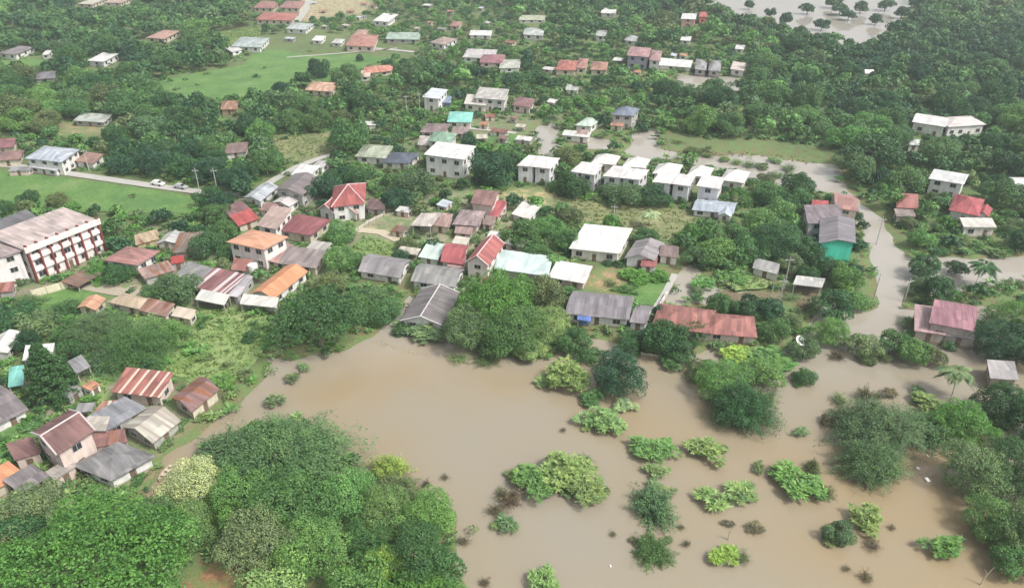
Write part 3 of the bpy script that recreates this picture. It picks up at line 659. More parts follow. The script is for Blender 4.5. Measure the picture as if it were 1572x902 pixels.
 ('green_warehouse', 'warehouse with bright teal-green front wall and dark mauve patched roof', [(((1257,373),(1314,373),(1312,336)), 6.4, K('gable','y',1.0,(.25,.23,.25),(.06,.52,.36),storeys=2,skew=.6,win=False)), (((1240,343),(1297,342),(1292,316)), 6.0, K('shed','x',.5,(.26,.21,.23),W_))], 'the teal-green warehouse'),
 ('salmon_gable_house', 'salmon and maroon gabled roofs directly behind the teal-green warehouse', [(((1282,318),(1318,325),(1304,300)), 5.2, K('gable','x',1.6,(.48,.25,.22),PINKW,style='tile')), (((1244,322),(1270,324),(1272,308)), 5.0, K('gable','x',1.4,(.46,.08,.09),CREAM,style='tile'))], 'the salmon gabled roofs'),
 ('sky_blue_house', 'pale sky-blue gabled roof below the white terraced houses', [(((1062,322),(1126,328),(1133,311)), 3.8, K('gable','x',1.1,(.52,.60,.68),W_)), (((1102,330),(1122,333),(1126,321)), 3.4, K('gable','y',.9,(.54,.62,.70),W_))], 'the pale sky-blue roof'),
 # --- right
 ('white_grey_house', 'two-storey white house with pale sheet roof among the trees right of the flooded road', [(((1425,274),(1480,283),(1487,270)), 5.8, K('shed','x',.5,(.70,.72,.71),(.74,.74,.72)))], 'the two-storey white tree-side house'),
 ('crimson_swoop_house', 'crimson long roof with swooping gables facing the cream flat house', [(((1456,322),(1504,332),(1512,306)), 4.8, K('hip','x',2.2,(.47,.09,.10),W_,style='tile')), (((1496,330),(1518,333),(1524,320)), 4.2, K('gable','y',1.2,(.46,.09,.10),W_,style='tile'))], 'the crimson swooping roof'),
 ('faded_red_house', 'faded red tiered roof with grey lower wing next to the crimson swooping roof', [(((1376,318),(1410,320),(1414,298)), 4.6, K('hip','x',1.6,(.42,.15,.13),PINKW,style='tile')), (((1376,332),(1406,332),(1408,322)), 3.2, K('shed','x',.4,(.33,.26,.24),PINKW))], 'the faded red tiered roof'),
 ('cream_flat_house', 'cream flat-roofed house in front of the crimson swooping roof', [(((1479,349),(1530,350),(1534,336)), 4.6, K('flat','x',0,(.76,.71,.64),(.72,.67,.60)))], 'the cream flat house'),
 ('pink_raised_house', 'raspberry pink main roof with dusty pink and grey lower wings, standing in the flood', [(((1426,495),(1496,508),(1500,476)), 5.0, K('shed','x',.9,(.42,.19,.23),(.45,.4,.36))), (((1404,507),(1452,514),(1448,476)), 4.2, K('shed','x',.6,(.56,.36,.36),(.45,.4,.36))), (((1450,514),(1497,521),(1499,508)), 3.9, K('shed','x',.3,(.42,.40,.40),(.45,.4,.36)))], 'the raspberry pink roof'),
 ('tin_shack', 'small grey tin-roofed shack standing in brown water', [(((1520,580),(1564,583),(1562,557)), 2.8, K('shed','x',.4,(.46,.43,.43),(.3,.26,.2)))], 'the small tin shack'),
 ('long_white_house', 'long white building with dark windows deep in the forest, nearer wing', [(((1400,187),(1452,195),(1458,181)), 5.0, K('gable','x',1.2,(.78,.77,.75),(.76,.75,.72)))], 'the long white forest building'),
 ('long_white_house', 'pinkish white hip-roofed building deep in the forest, farther wing', [(((1456,195),(1514,191),(1508,176)), 5.0, K('hip','x',1.4,(.74,.66,.63),(.76,.75,.72)))], None),
 ('edge_house', 'white-roofed house at the frame edge beyond the crimson swooping roof', [(((1560,287),(1600,287),(1604,272)), 4.6, K('gable','x',1.0,WHITE,W_))], None),
 # --- middle distance
 ('white_block', 'big white two-storey block with flat white roof and small square windows', [(((650,237),(712,245),(731,226)), 7.6, K('shed','x',.4,(.82,.82,.79),(.76,.76,.73)))], 'the big white block'),
 ('olive_house', 'pale olive hip roof beside the navy-roofed house', [(((545,240),(592,243),(604,224)), 4.4, K('hip','x',1.8,(.43,.48,.35),W_))], 'the pale olive hip roof'),
 ('navy_house', 'navy blue hip roof with white walls', [(((584,249),(628,251),(646,235)), 4.2, K('hip','x',1.4,(.10,.125,.17),W_,style='tile'))], 'the navy hip roof'),
 ('sage_house', 'sage green hip roof with a pale side wing', [(((656,216),(692,220),(702,205)), 5.2, K('hip','x',1.9,(.27,.45,.32),(.68,.66,.6),style='tile')), (((640,222),(672,224),(676,212)), 4.0, K('shed','x',.5,(.60,.55,.50),CREAM))], 'the sage green hip roof'),
 ('plum_brown_house', 'plum-brown roof behind the sage green hip roof', [(((644,203),(682,204),(692,190)), 4.2, K('hip','x',1.4,(.27,.20,.19),CREAM)), (((692,205),(718,206),(722,197)), 3.6, K('shed','x',.5,(.36,.26,.25),CREAM))], None),
 ('turquoise_house', 'turquoise roof with white front in the middle village', [(((686,187),(724,188),(727,172)), 4.4, K('hip','x',1.2,(.25,.66,.56),W_))], 'the turquoise roof'),
 ('blue_side_house', 'tall white house with pale roof and blue side lean-to', [(((648,149),(674,152),(688,139)), 6.0, K('shed','x',.4,(.70,.76,.80),W_)), (((674,157),(692,158),(694,148)), 4.2, K('shed','x',.4,(.26,.34,.48),(.2,.3,.5)))], 'the blue-sided tall house'),
 ('cream_complex', 'cream flat-topped complex with dark opening, beyond the turquoise roof', [(((728,151),(776,155),(782,138)), 5.6, K('flat','x',0,(.62,.60,.55),(.70,.68,.62))), (((712,160),(746,163),(750,148)), 4.6, K('flat','x',0,(.72,.68,.60),(.72,.68,.60)))], 'the cream flat-topped complex'),
 ('blush_house', 'blush pink house with dark maroon peaked roof', [(((786,161),(814,165),(822,152)), 4.6, K('hip','x',1.6,(.30,.15,.15),(.74,.60,.56)))], 'the blush pink house'),
 ('slate_blue_house', 'slate blue pyramid roof rising above an orange porch', [(((938,176),(972,178),(983,167)), 6.0, K('hip','x',2.2,(.19,.23,.30),GREYW)), (((936,192),(956,194),(960,183)), 3.8, K('shed','x',.6,(.60,.30,.21),CREAM))], 'the slate blue pyramid roof'),
 ('celadon_house', 'pale celadon hip roof at the flooded court', [(((882,192),(908,194),(926,182)), 4.4, K('hip','x',1.2,(.55,.70,.58),W_))], 'the pale celadon roof'),
 ('low_white_house', 'low white wall-like house between the celadon roof and the flood', [(((862,208),(904,212),(908,204)), 3.0, K('flat','x',0,(.72,.72,.68),W_))], None),
 # --- far
 ('far_white_house', 'white house alone in the trees left of the near paddy', [(((134,93),(159,95),(163,82)), 4.6, K('shed','x',.4,WHITE,W_))], 'the lone white tree-bound house'),
 ('far_peach_house', 'peach hip roof among far trees', [(((224,58),(252,60),(257,46)), 4.6, K('hip','x',1.6,(.55,.33,.26),CREAM))], 'the far peach hip roof'),
 ('far_mauve_house', 'mauve-roofed white house at the frame edge far away', [(((-4,82),(24,84),(28,70)), 4.6, K('hip','x',1.4,MAUVE,W_))], None),
 ('grey_green_barn', 'long grey-green roof beside the bare tan lot', [(((112,185),(160,188),(164,177)), 3.6, K('shed','x',.5,(.52,.56,.50),GREYW))], 'the long grey-green roof'),
 ('far_green_house', 'pale green-grey roof with white walls beyond the paddy corner', [(((354,71),(400,73),(404,58)), 4.6, K('hip','x',1.6,(.47,.55,.53),W_))], 'the pale green-grey far roof'),
 ('far_red_house', 'long bright red far roof beside the bare earth, lower one', [(((392,30),(448,32),(452,20)), 4.8, K('hip','x',1.8,(.50,.17,.13),CREAM))], 'the far red roofs'),
 ('far_red_house', 'dull red far roof, upper left of the red trio', [(((388,12),(420,13),(424,2)), 4.6, K('hip','x',1.6,(.40,.18,.15),CREAM))], None),
 ('far_red_house', 'brownish red far roof, upper right of the red trio', [(((428,12),(460,13),(464,2)), 4.6, K('hip','x',1.6,(.42,.2,.17),CREAM))], None),
 ('far_teal_house', 'grey-teal roofed white house just below the far red roofs', [(((438,44),(470,46),(474,36)), 4.4, K('hip','x',1.2,(.56,.62,.60),W_))], None),
 ('far_coral_house', 'coral orange cluster roof beyond the paddy', [(((530,70),(574,72),(580,54)), 4.8, K('hip','x',1.8,(.52,.24,.18),PINKW)), (((542,54),(560,55),(562,46)), 4.4, K('hip','x',1.2,(.55,.33,.25),CREAM))], 'the coral orange far roof'),
 ('far_white_villa', 'white villa far away right of the bare earth', [(((572,32),(596,34),(600,22)), 4.8, K('shed','x',.4,WHITE,W_))], None),
 ('far_green_hall', 'long flat sage green hall roof beyond the paddy', [(((592,60),(644,61),(646,51)), 4.2, K('shed','x',.4,(.42,.55,.45),GREYW))], 'the long sage far hall'),
 ('far_tan_house', 'tan hip roof with white walls right of the long sage hall', [(((659,65),(682,69),(686,57)), 4.8, K('hip','x',1.4,(.44,.33,.28),W_))], None),
 ('far_white_hall', 'thin white far roof above the pink-white cluster', [(((720,54),(754,55),(756,48)), 3.8, K('shed','x',.3,WHITE,W_))], None),
 ('pink_white_cluster', 'white long roof with maroon wing in the far village', [(((710,88),(758,90),(764,78)), 4.4, K('shed','x',.5,(.68,.64,.62),W_)), (((736,96),(774,97),(776,84)), 4.4, K('hip','x',1.4,(.38,.16,.18),PINKW))], 'the far white-and-maroon roofs'),
 ('cream_green_house', 'cream-green roof right of the white-and-maroon far roofs', [(((766,105),(798,104),(800,91)), 4.2, K('hip','x',1.2,(.62,.64,.54),W_))], None),
 ('orange_paddy_house', 'vivid orange roof with white porch at the paddy edge', [(((556,113),(602,109),(606,99)), 3.9, K('hip','x',1.5,(.64,.27,.18),CREAM,style='tile')), (((552,118),(568,118),(570,109)), 3.2, K('shed','x',.3,(.66,.5,.42),W_))], 'the vivid orange paddy-side roof'),
 ('apricot_house', 'pale apricot hip roof below the round dark paddy tree', [(((468,138),(510,141),(514,127)), 4.2, K('hip','x',1.9,(.62,.38,.26),CREAM,style='tile'))], 'the pale apricot hip roof'),
 ('rust_dome_hut', 'rusty brown hut roof poking out of the trees below the paddy', [(((338,168),(364,168),(366,154)), 4.0, K('hip','x',1.6,(.42,.23,.14),TANW))], None),
 ('hidden_brown_house', 'brown house with white pieces hidden in the dark grove', [(((344,236),(378,233),(382,220)), 4.0, K('shed','x',.6,(.30,.20,.18),W_))], 'the hidden brown house'),
 ('slim_white_roof', 'slim white roof in the grove right of the wet meadow', [(((552,192),(577,192),(578,187)), 3.6, K('shed','x',.2,WHITE,W_))], None),
 ('far_red_villa', 'bright red long roof on the far treeline, left of the mauve mansion', [(((852,107),(884,108),(890,93)), 4.6, K('hip','x',1.6,(.50,.16,.12),CREAM)), (((884,104),(900,105),(904,90)), 4.8, K('hip','x',1.6,(.46,.22,.18),CREAM))], 'the far bright red villa'),
 ('far_rust_villa', 'rust-orange roof right of the bright red villa', [(((906,107),(932,108),(934,95)), 4.6, K('hip','x',1.6,(.44,.22,.15),CREAM))], None),
 ('mauve_mansion', 'tall mauve and pink mansion with white front in the far village', [(((962,85),(996,88),(1000,74)), 7.0, K('hip','x',1.4,(.48,.27,.26),(.36,.34,.42))), (((996,92),(1014,94),(1014,78)), 6.0, K('hip','x',1.2,(.42,.25,.24),W_))], 'the mauve mansion'),
 ('far_long_white_hall', 'long white far hall right of the mauve mansion', [(((1000,99),(1060,104),(1064,94)), 3.8, K('shed','x',.4,WHITE,W_))], 'the long white far hall'),
 ('far_grey_houses', 'mid-grey peaked far roof beyond the narrow flood strip, left one', [(((1066,106),(1084,108),(1086,92)), 4.4, K('hip','x',1.4,(.38,.37,.38),GREYW))], None),
 ('far_grey_houses', 'mid-grey peaked far roof beyond the narrow flood strip, right one', [(((1087,108),(1106,110),(1108,93)), 4.4, K('hip','x',1.4,(.34,.34,.35),GREYW))], None),
 ('far_white_cube_house', 'small white house with red-brown roof at the end of the narrow flood strip', [(((1121,106),(1142,109),(1144,98)), 4.6, K('shed','x',.4,(.66,.56,.50),W_))], 'the small white far house'),
 ('far_barn', 'pale green-white barn roof in the far forest', [(((803,53),(834,55),(836,44)), 4.6, K('hip','x',1.2,(.62,.66,.62),W_))], 'the pale far barn'),
 ('far_yellow_barn', 'yellow-green low roof high in the frame', [(((796,31),(836,31),(838,24)), 3.8, K('shed','x',.3,(.55,.58,.42),W_))], None),
 ('far_pink_box_house', 'pink-walled house with white roof near the far lake', [(((1045,29),(1068,30),(1070,22)), 5.4, K('shed','x',.3,WHITE,(.66,.40,.36)))], None),
 ('far_scarlet_box_house', 'tiny scarlet house near the far lake', [(((1073,26),(1085,26),(1086,19)), 5.0, K('shed','x',.3,(.58,.14,.12),(.56,.14,.12)))], None),
 ('far_teal_sheet_house', 'pale blue-white far roof right of the yellow-green barn', [(((922,20),(945,21),(947,14)), 4.4, K('shed','x',.3,WHITE,W_))], None),
 ('far_cream_house', 'cream far house at the top left skyline', [(((118,6),(142,7),(146,-3)), 4.4, K('hip','x',1.2,(.66,.62,.52),CREAM))], None),
 ('far_pink_house', 'pinkish far roof at the top left beyond the trees', [(((158,4),(186,5),(190,-6)), 4.4, K('hip','x',1.2,(.56,.40,.34),CREAM))], None),
 ('far_white_row', 'white low row of roofs below the pale green-grey far roof', [(((346,74),(356,80),(360,70)), 3.4, K('shed','x',.3,WHITE,W_))], None),
 ('far_small_house', 'tiny reddish gabled roof right of the tan far hip roof', [(((690,40),(705,41),(707,33)), 4.2, K('hip','x',1.2,(.42,.22,.18),CREAM))], None),
 ('far_small_house', 'tiny white roof below the far grey-teal house', [(((478,62),(494,63),(496,56)), 3.8, K('shed','x',.3,WHITE,W_))], None),
 ('far_small_house', 'tiny white roof left of the coral orange far roof', [(((508,66),(524,67),(526,60)), 3.8, K('hip','x',1.0,(.66,.66,.62),W_))], None),
 ('far_small_house', 'tiny bright white gable deep in the right-hand forest above the long white forest building', [(((1328,113),(1342,113),(1344,107)), 4.2, K('gable','x',1.0,WHITE,W_))], None),
 ('far_small_house', 'tiny white-fronted house between the pale far barn and the mauve mansion', [(((914,55),(930,56),(932,48)), 4.6, K('shed','x',.3,(.6,.62,.6),W_))], None),
 ('far_small_house', 'tiny grey-white roof just above the mauve mansion', [(((958,62),(976,64),(978,55)), 4.2, K('hip','x',1.0,(.56,.58,.58),W_))], None),
 ('far_small_house', 'tiny white roof in the trees below the pink-walled far house', [(((1044,62),(1060,63),(1062,57)), 4.0, K('shed','x',.3,WHITE,W_))], None),
 ('far_small_house', 'tiny white roof near the forest edge above the small white far house', [(((1128,75),(1142,76),(1144,70)), 4.0, K('shed','x',.3,WHITE,W_))], None),
 ('far_small_house', 'tiny pale roof half hidden in crowns below the long white forest building', [(((1395,222),(1412,223),(1414,214)), 4.2, K('hip','x',1.0,(.6,.62,.6),W_))], None),
 ('far_small_house', 'tiny dark grey roof by the near paddy corner at the far left', [(((52,122),(84,120),(86,110)), 3.6, K('shed','x',.4,(.25,.24,.26),GREYW))], None),
 ('far_small_house', 'tiny white roof beside the far mauve-roofed edge house', [(((64,84),(74,84),(76,78)), 4.0, K('shed','x',.3,WHITE,W_))], None),
 ('far_small_house', 'tiny brown roof between the far long white hall and the yellow grove', [(((868,138),(888,139),(890,131)), 4.0, K('shed','x',.3,(.55,.58,.52),W_))], None),
 ('pink_low_house', 'low pinkish house with white porch beside the celadon roof', [(((884,206),(902,207),(904,200)), 4.0, K('hip','x',1.0,(.45,.30,.26),PINKW))], None),
 ('village_shed', 'small white lean-to between the cherry red roofs and the rose-grey hip roof', [(((746,366),(764,368),(770,358)), 3.6, K('shed','x',.4,WHITE,W_))], None),
 ('village_shed', 'small dull brown lean-to in front of the brown double gable', [(((740,344),(756,346),(762,334)), 3.6, K('shed','x',.4,(.34,.24,.2),PINKW))], None),
 ('village_shed', 'small pale lean-to at the lower edge of the wine-red hip roof', [(((508,352),(522,353),(526,345)), 3.6, K('shed','x',.4,(.6,.56,.5),W_))], None),
 ('village_shed', 'small faded red lean-to behind the half-scarlet roof', [(((398,322),(418,326),(424,314)), 3.8, K('shed','x',.4,(.36,.2,.17),W_))], None),
]
for nm, lb, bl, lmk in HOUSES: house(nm, lb, bl, 'house' if not any(q in nm for q in ('shed', 'shelter', 'canopy', 'awning', 'hall', 'barn', 'hut', 'shop', 'school', 'warehouse', 'block')) else 'building', lm=lmk)

# white terraced houses of two storeys, and the white hipped bungalows behind them
TERR = [
 ('leftmost white terraced pair with dark seam, standing apart from the others', [((793,254),(818,256),(836,242)), ((819,256),(845,259),(860,245))]),
 ('white terraced pair just right of the bushy tree, second from the big white block', [((876,263),(888,265),(905,252)), ((889,265),(914,269),(926,255))]),
 ('middle white terraced pair, between two bushy trees', [((925,270),(953,273),(969,259)), ((954,273),(983,276),(997,263))]),
 ('white terraced pair behind the bushes left of the single end unit', [((1001,279),(1030,282),(1042,267)), ((1031,282),(1059,286),(1068,272))]),
 ('single white terraced unit at the row end by the pale sky-blue roof', [((1069,285),(1105,290),(1113,275))]),
]
for k, (lb, units) in enumerate(TERR):
    bl = [(u_, 6.3, K('shed','x',.5,(.82,.79,.78) if (k + j) % 2 else (.80,.75,.74),(.66,.67,.68),storeys=2)) for j, u_ in enumerate(units)]
    house('terraced_house', lb, bl, 'terraced house', 'white terraced houses', lm=('the white terraced row' if k == 2 else 'the leftmost white terraced pair' if k == 0 else 'the end terraced unit' if k == 4 else None))
BUNG = [('first white hipped bungalow from the left, behind the terraces', ((907,250),(944,253),(953,240))), ('second white hipped bungalow from the left, behind the terraces', ((955,255),(990,258),(999,245))),
        ('third white hipped bungalow, widest, in the row behind the terraces', ((1001,266),(1040,268),(1049,253))), ('fourth white hipped bungalow from the left behind the terraces', ((1054,269),(1088,272),(1096,258))),
        ('rightmost white hipped bungalow beside the flooded grass', ((1105,276),(1142,281),(1152,264)))]
for k, (lb, u_) in enumerate(BUNG):
    house('hipped_bungalow', lb, [(u_, 4.6, K('hip','x',2.1,(.84,.82,.77),(.74,.72,.68)))], 'bungalow', 'white hipped bungalows behind the terraces', lm='the white hipped bungalows' if k in (1, 4) else None)

# small lean-tos and stores squeezed between the village houses
VILL0 = [[(-40, 595), (160, 590), (220, 640), (150, 700), (20, 760)], [(0, 400), (160, 400), (300, 350), (380, 330), (520, 300), (560, 340), (480, 420), (400, 460), (280, 470), (180, 440), (60, 430)], [(610, 310), (770, 300), (800, 380), (640, 420), (600, 380)],
         [(640, 145), (860, 145), (860, 215), (640, 225)], [(385, 0), (760, 10), (800, 100), (620, 60), (400, 70)], [(840, 80), (1140, 84), (1140, 114), (840, 114)], [(-30, 235), (150, 235), (150, 260), (-30, 262)], [(640, 395), (770, 400), (760, 440), (730, 440)], [(960, 375), (1045, 380), (1040, 410), (970, 410)]]
SHEDCOL = [('rust-red', (.33, .15, .12), .4), ('grey', (.33, .33, .33), 0), ('white', (.74, .73, .70), 0), ('brown', (.25, .17, .13), .3), ('pale blue', (.5, .57, .63), 0), ('cream', (.6, .55, .45), 0), ('orange', (.56, .27, .15), 0)]
SHEDS = []; tries = 0
while len(SHEDS) < 48 and tries < 6000:
    tries += 1; poly = VILL0[rnd.randrange(len(VILL0))]
    px = rnd.uniform(min(q[0] for q in poly), max(q[0] for q in poly)); py = rnd.uniform(min(q[1] for q in poly), max(q[1] for q in poly))
    if not inpoly(px, py, poly): continue
    x, y = G(px, py, 2.4); r = rnd.uniform(1.9, 3.4)
    if any(math.hypot(x - q[0], y - q[1]) < q[4] * .5 + r * .8 for q in PROTECT) or any(inpoly(px + dx, py + dy, q[3]) for q in PROTECT for dx in (-9, 0, 9) for dy in (-7, 0, 6)): continue
    if floodsd(np.array([x]), np.array([y]))[0] < 3: continue
    s = P(x, y, 2.4)[2]; near_ = min(PROTECT, key=lambda q: (q[0] - x) ** 2 + (q[1] - y) ** 2); an = rnd.choice([-.35, -.3, .1, -.5, 1.2])
    w, d = r * rnd.uniform(1.2, 2.2), r * rnd.uniform(1.0, 1.6); ca, sa = math.cos(an), math.sin(an)
    def pr_(a_, b_): q = P(x + ca * a_ - sa * b_, y + sa * a_ + ca * b_, 2.35); return (q[0], q[1])
    cn, cc, ru = rnd.choice(SHEDCOL)
    o = house('lean_to', 'x', [((pr_(-w / 2, -d / 2), pr_(w / 2, -d / 2), pr_(w / 2, d / 2)), 2.35, K('shed', 'x', .4, cc, rnd.choice([W_, PINKW, GREYW, CREAM]), rust=ru, open_=rnd.random() < .35))], 'shed', 'small lean-tos between the village houses')
    SHEDS.append((o, px, py, cn))
gs = {}
for o, px, py, cn in SHEDS:
    best = min(LANDMARKS, key=lambda q: (q[0] - px) ** 2 + ((q[1] - py) * 1.6) ** 2); dx, dy = px - best[0], py - best[1]
    dr = ('behind' if dy < 0 else 'in front of') if abs(dy) > abs(dx) else ('to the left of' if dx < 0 else 'to the right of')
    gs.setdefault((cn, dr, best[2]), []).append((math.hypot(dx, dy), o))
for (cn, dr, lm_), v_ in gs.items():
    v_.sort(key=lambda q: q[0])
    for k, (_, o) in enumerate(v_): o['label'] = f"small {cn} roofed lean-to {dr} {lm_}" + ('' if len(v_) == 1 else ', ' + ['nearest', 'second nearest', 'third nearest', 'fourth nearest', 'fifth nearest', 'sixth nearest'][min(k, 5)])
# compound walls
def fence(name, label, pts, h, col, z0=LAND, th=.18, cat='wall', posts=3.0):
    w_ = [Vector((*G(px, py, z0 + h), 0)) for px, py in pts]
    root = empty(name, w_[0]); tag(root, label, cat)
    m = MB()
    for a_, b_ in zip(w_[:-1], w_[1:]):
        d = (b_ - a_); L = d.length; d.normalize(); nn = Vector((-d.y, d.x, 0)) * th / 2
        A_, B_ = a_ - w_[0], b_ - w_[0]
        m.add([A_ - nn + Vector((0, 0, -.3)), B_ - nn + Vector((0, 0, -.3)), B_ + nn + Vector((0, 0, -.3)), A_ + nn + Vector((0, 0, -.3)),
               A_ - nn + Vector((0, 0, z0 + h)), B_ - nn + Vector((0, 0, z0 + h)), B_ + nn + Vector((0, 0, z0 + h)), A_ + nn + Vector((0, 0, z0 + h))],
              [(0, 3, 2, 1), (4, 5, 6, 7), (0, 1, 5, 4), (1, 2, 6, 5), (2, 3, 7, 6), (3, 0, 4, 7)])
        for j in range(int(L / posts) + 1):
            q = A_ + d * min(L, j * posts); pm = MB(); pm.box(q.x - .17, q.x + .17, q.y - .17, q.y + .17, -.3, z0 + h + .12); pm.build('post', wall_mat(tuple(v * .8 for v in col)), root)
    m.build('wall_panel', wall_mat(col), root)
    return root
fence('compound_wall', 'cream compound wall in front of the long red-pillared building', [(47, 446), (102, 431), (121, 419)], 2.0, (.66, .60, .45))
fence('low_wall', 'pale low wall along the small dirt path in the village centre', [(540, 356), (565, 338), (590, 326)], 1.0, (.5, .47, .4))
fence('roadside_wall', 'pale roadside wall leading up to the wet meadow', [(478, 262), (500, 247), (520, 236)], 1.2, (.64, .61, .55))
fence('garden_wall', 'thin white wall between the green lot and the flooded yard', [(1010, 470), (1024, 447)], 1.4, (.68, .65, .60), 0)
fence('bank_fence', 'white sagging fence line along the overgrown bank below the long brick-red roof', [(985, 541), (1030, 548), (1072, 559), (1096, 561)], 1.0, (.55, .54, .44), 0, .07, 'fence', 2.0)
fence('yard_wall', 'grey low wall beyond the bungalow pair, beside the aqua hall', [(735, 420), (700, 453)], 1.2, (.42, .40, .36), 0)
# ------------------------------------------------------------------ foliage
def unit(v): return v / (np.linalg.norm(v, axis=1, keepdims=True) + 1e-9)
def rdir(k, up=-1.0):
    z = rng.uniform(up, 1, k); a = rng.uniform(0, 2 * np.pi, k); s = np.sqrt(1 - z * z)
    return np.stack([s * np.cos(a), s * np.sin(a), z], 1)
def cards(Pc, A, N, hl, hw):
    """leaf cards: centre, length direction, facing; half length, half width"""
    A = unit(A); B = unit(np.cross(A, N)); hl = np.asarray(hl).reshape(-1, 1); hw = np.asarray(hw).reshape(-1, 1)
    return np.stack([Pc - A * hl - B * hw * .55, Pc - A * hl * .1 + B * hw * -1.0 + A * hl * .1, Pc + A * hl, Pc + B * hw], 1)
ICO = None
def crown_lumpy(n_lobe, leaves, leaf, lobe=(.22, .38), flat=1.0, spread=.78, jit=.10, low=-.35):
    """clumps of small leaf cards on the skins of many overlapping boughs; unit radius, centre at the origin"""
    C_ = rdir(n_lobe, low) * (rng.uniform(.25, 1, (n_lobe, 1)) ** .45) * spread
    ang = np.arctan2(C_[:, 1], C_[:, 0]); ph = rng.uniform(0, 6.28, 3)
    rad = 1 + .17 * np.sin(2 * ang + ph[0]) + .14 * np.sin(3 * ang + ph[1]) + .10 * np.sin(5 * ang + ph[2])
    C_[:, :2] *= rad[:, None]
    r = rng.uniform(*lobe, n_lobe)
    k = rng.choice(n_lobe, leaves, p=(r ** 2) / (r ** 2).sum())
    d = rdir(leaves, -.45)
    p = C_[k] + d * r[k, None] * (1 + rng.normal(0, jit, (leaves, 1)))
    p[:, 2] *= flat
    keep = np.ones(leaves, bool)
    for j in range(n_lobe):
        q = p - C_[j] * np.array([1, 1, flat]); q[:, 2] /= flat
        keep &= ~((np.linalg.norm(q, axis=1) < r[j] * .72) & (k != j))
    p = p[keep]; d = d[keep]; kk = k[keep]; m = len(p)
    nrm = unit(d + rng.normal(0, .55, (m, 3))); A = np.cross(nrm, rdir(m))
    s = leaf * rng.uniform(.7, 1.3, m)
    V = cards(p, A, nrm, s, s * .62)
    v = np.clip(.5 + rng.normal(0, .16, m) + rng.normal(0, .13, n_lobe)[kk], 0, 1)
    # inner boughs, a solid leafy mass well inside the skin
    return V, v
def crown_spray(k, per, leaf, droop=.55, up=.15, lw=.3):
    """arching feathery sprays (bamboo, casuarina-like)"""
    d = rdir(k, up); ph = rng.uniform(0, 6.28, 3); an = np.arctan2(d[:, 1], d[:, 0]); L = rng.uniform(.5, 1.1, k) * (1 + .2 * np.sin(2 * an + ph[0]) + .17 * np.sin(3 * an + ph[1]) + .12 * np.sin(5 * an + ph[2]))
    t = rng.uniform(.15, 1, (k, per))
    base = rng.normal(0, .18, (k, 3)) * np.array([1, 1, .2]) + np.array([0, 0, -.3])
    P0 = base[:, None] + d[:, None] * (L[:, None, None] * t[..., None]) * np.array([1.05, 1.05, 1.25])
    P0[..., 2] -= droop * (t * L[:, None]) ** 2.4
    P0 += rng.normal(0, .05, P0.shape)
    T = d[:, None] * np.array([1, 1, 1.25]) - np.array([0, 0, 1]) * (droop * 2.2 * t[..., None] ** 1.4)
    T = T + rng.normal(0, .35, T.shape)
    p = P0.reshape(-1, 3); A = unit(T.reshape(-1, 3)); m = len(p)
    N = unit(rng.normal(0, .6, (m, 3)) + np.array([0, 0, 1]) + unit(p) * .6)
    s = leaf * rng.uniform(.6, 1.4, m)
    v = np.clip(.5 + rng.normal(0, .18, m) + np.repeat(rng.normal(0, .12, k), per), 0, 1)
    return cards(p, A, N, s, s * lw), v
def crown_rosette(k, per, leaf, flat=.7, low=-.1):
    """big-leaved rosettes (cassava, castor, banana-like shrubs)"""
    c = rdir(k, low) * (rng.uniform(.2, 1, (k, 1)) ** .5) * .85; c[:, 2] *= flat
    ph = rng.uniform(0, 6.28, 3); an = np.arctan2(c[:, 1], c[:, 0]); c[:, :2] *= (1 + .24 * np.sin(2 * an + ph[0]) + .2 * np.sin(3 * an + ph[1]) + .14 * np.sin(5 * an + ph[2]))[:, None]; c[:, 2] *= rng.uniform(.35, 1.15, k)
    a = (np.arange(per)[None] / per * 2 * np.pi + rng.uniform(0, 6.28, (k, 1)))
    el = rng.uniform(-.5, .55, (k, per))
    A = np.stack([np.cos(a) * np.cos(el), np.sin(a) * np.cos(el), np.sin(el)], -1)
    tilt = unit(c)[:, None] * .55; A = A + tilt
    A = A / np.linalg.norm(A, axis=-1, keepdims=True)
    s = leaf * rng.uniform(.6, 1.35, (k, per))
    p = c[:, None] + A * s[..., None]
    p = p.reshape(-1, 3); A = A.reshape(-1, 3); s = s.reshape(-1); m = len(p)
    N = unit(np.array([0, 0, 1.]) + rng.normal(0, .35, (m, 3)))
    v = np.clip(.5 + rng.normal(0, .16, m) + np.repeat(rng.normal(0, .16, k), per), 0, 1)
    return cards(p, A, N, s, s * .3), v
def crown_tiers(tiers, per, leaf):
    ps = []; As = []
    for t in range(tiers):
        f = t / (tiers - 1); z = -.7 + 1.7 * f; rad = (1 - f) ** .75 * .95 + .08; nb = 9
        az = rng.uniform(0, 6.28) + np.arange(nb) / nb * 6.28 + rng.normal(0, .12, nb); L = rad * rng.uniform(.75, 1.12, nb)
        k = rng.integers(0, nb, per); u = rng.uniform(.1, 1, per) ** .7
        side = rng.normal(0, .11, per) * (1.1 - u * .6)
        x = np.cos(az[k]) * L[k] * u - np.sin(az[k]) * side; y = np.sin(az[k]) * L[k] * u + np.cos(az[k]) * side
        zz = z + .16 * u - .26 * (L[k] * u) ** 2 + rng.normal(0, .025, per)
        ps.append(np.stack([x, y, zz], 1)); As.append(np.stack([np.cos(az[k]), np.sin(az[k]), -.2 + 0 * u], 1) + rng.normal(0, .4, (per, 3)))
    p = np.concatenate(ps); A = unit(np.concatenate(As)); m = len(p)
    N = unit(np.array([0, 0, 1.]) + rng.normal(0, .4, (m, 3))); s = leaf * rng.uniform(.7, 1.3, m)
    return cards(p, A, N, s, s * .5), np.clip(.5 + rng.normal(0, .2, m), 0, 1)
PROTO = {}
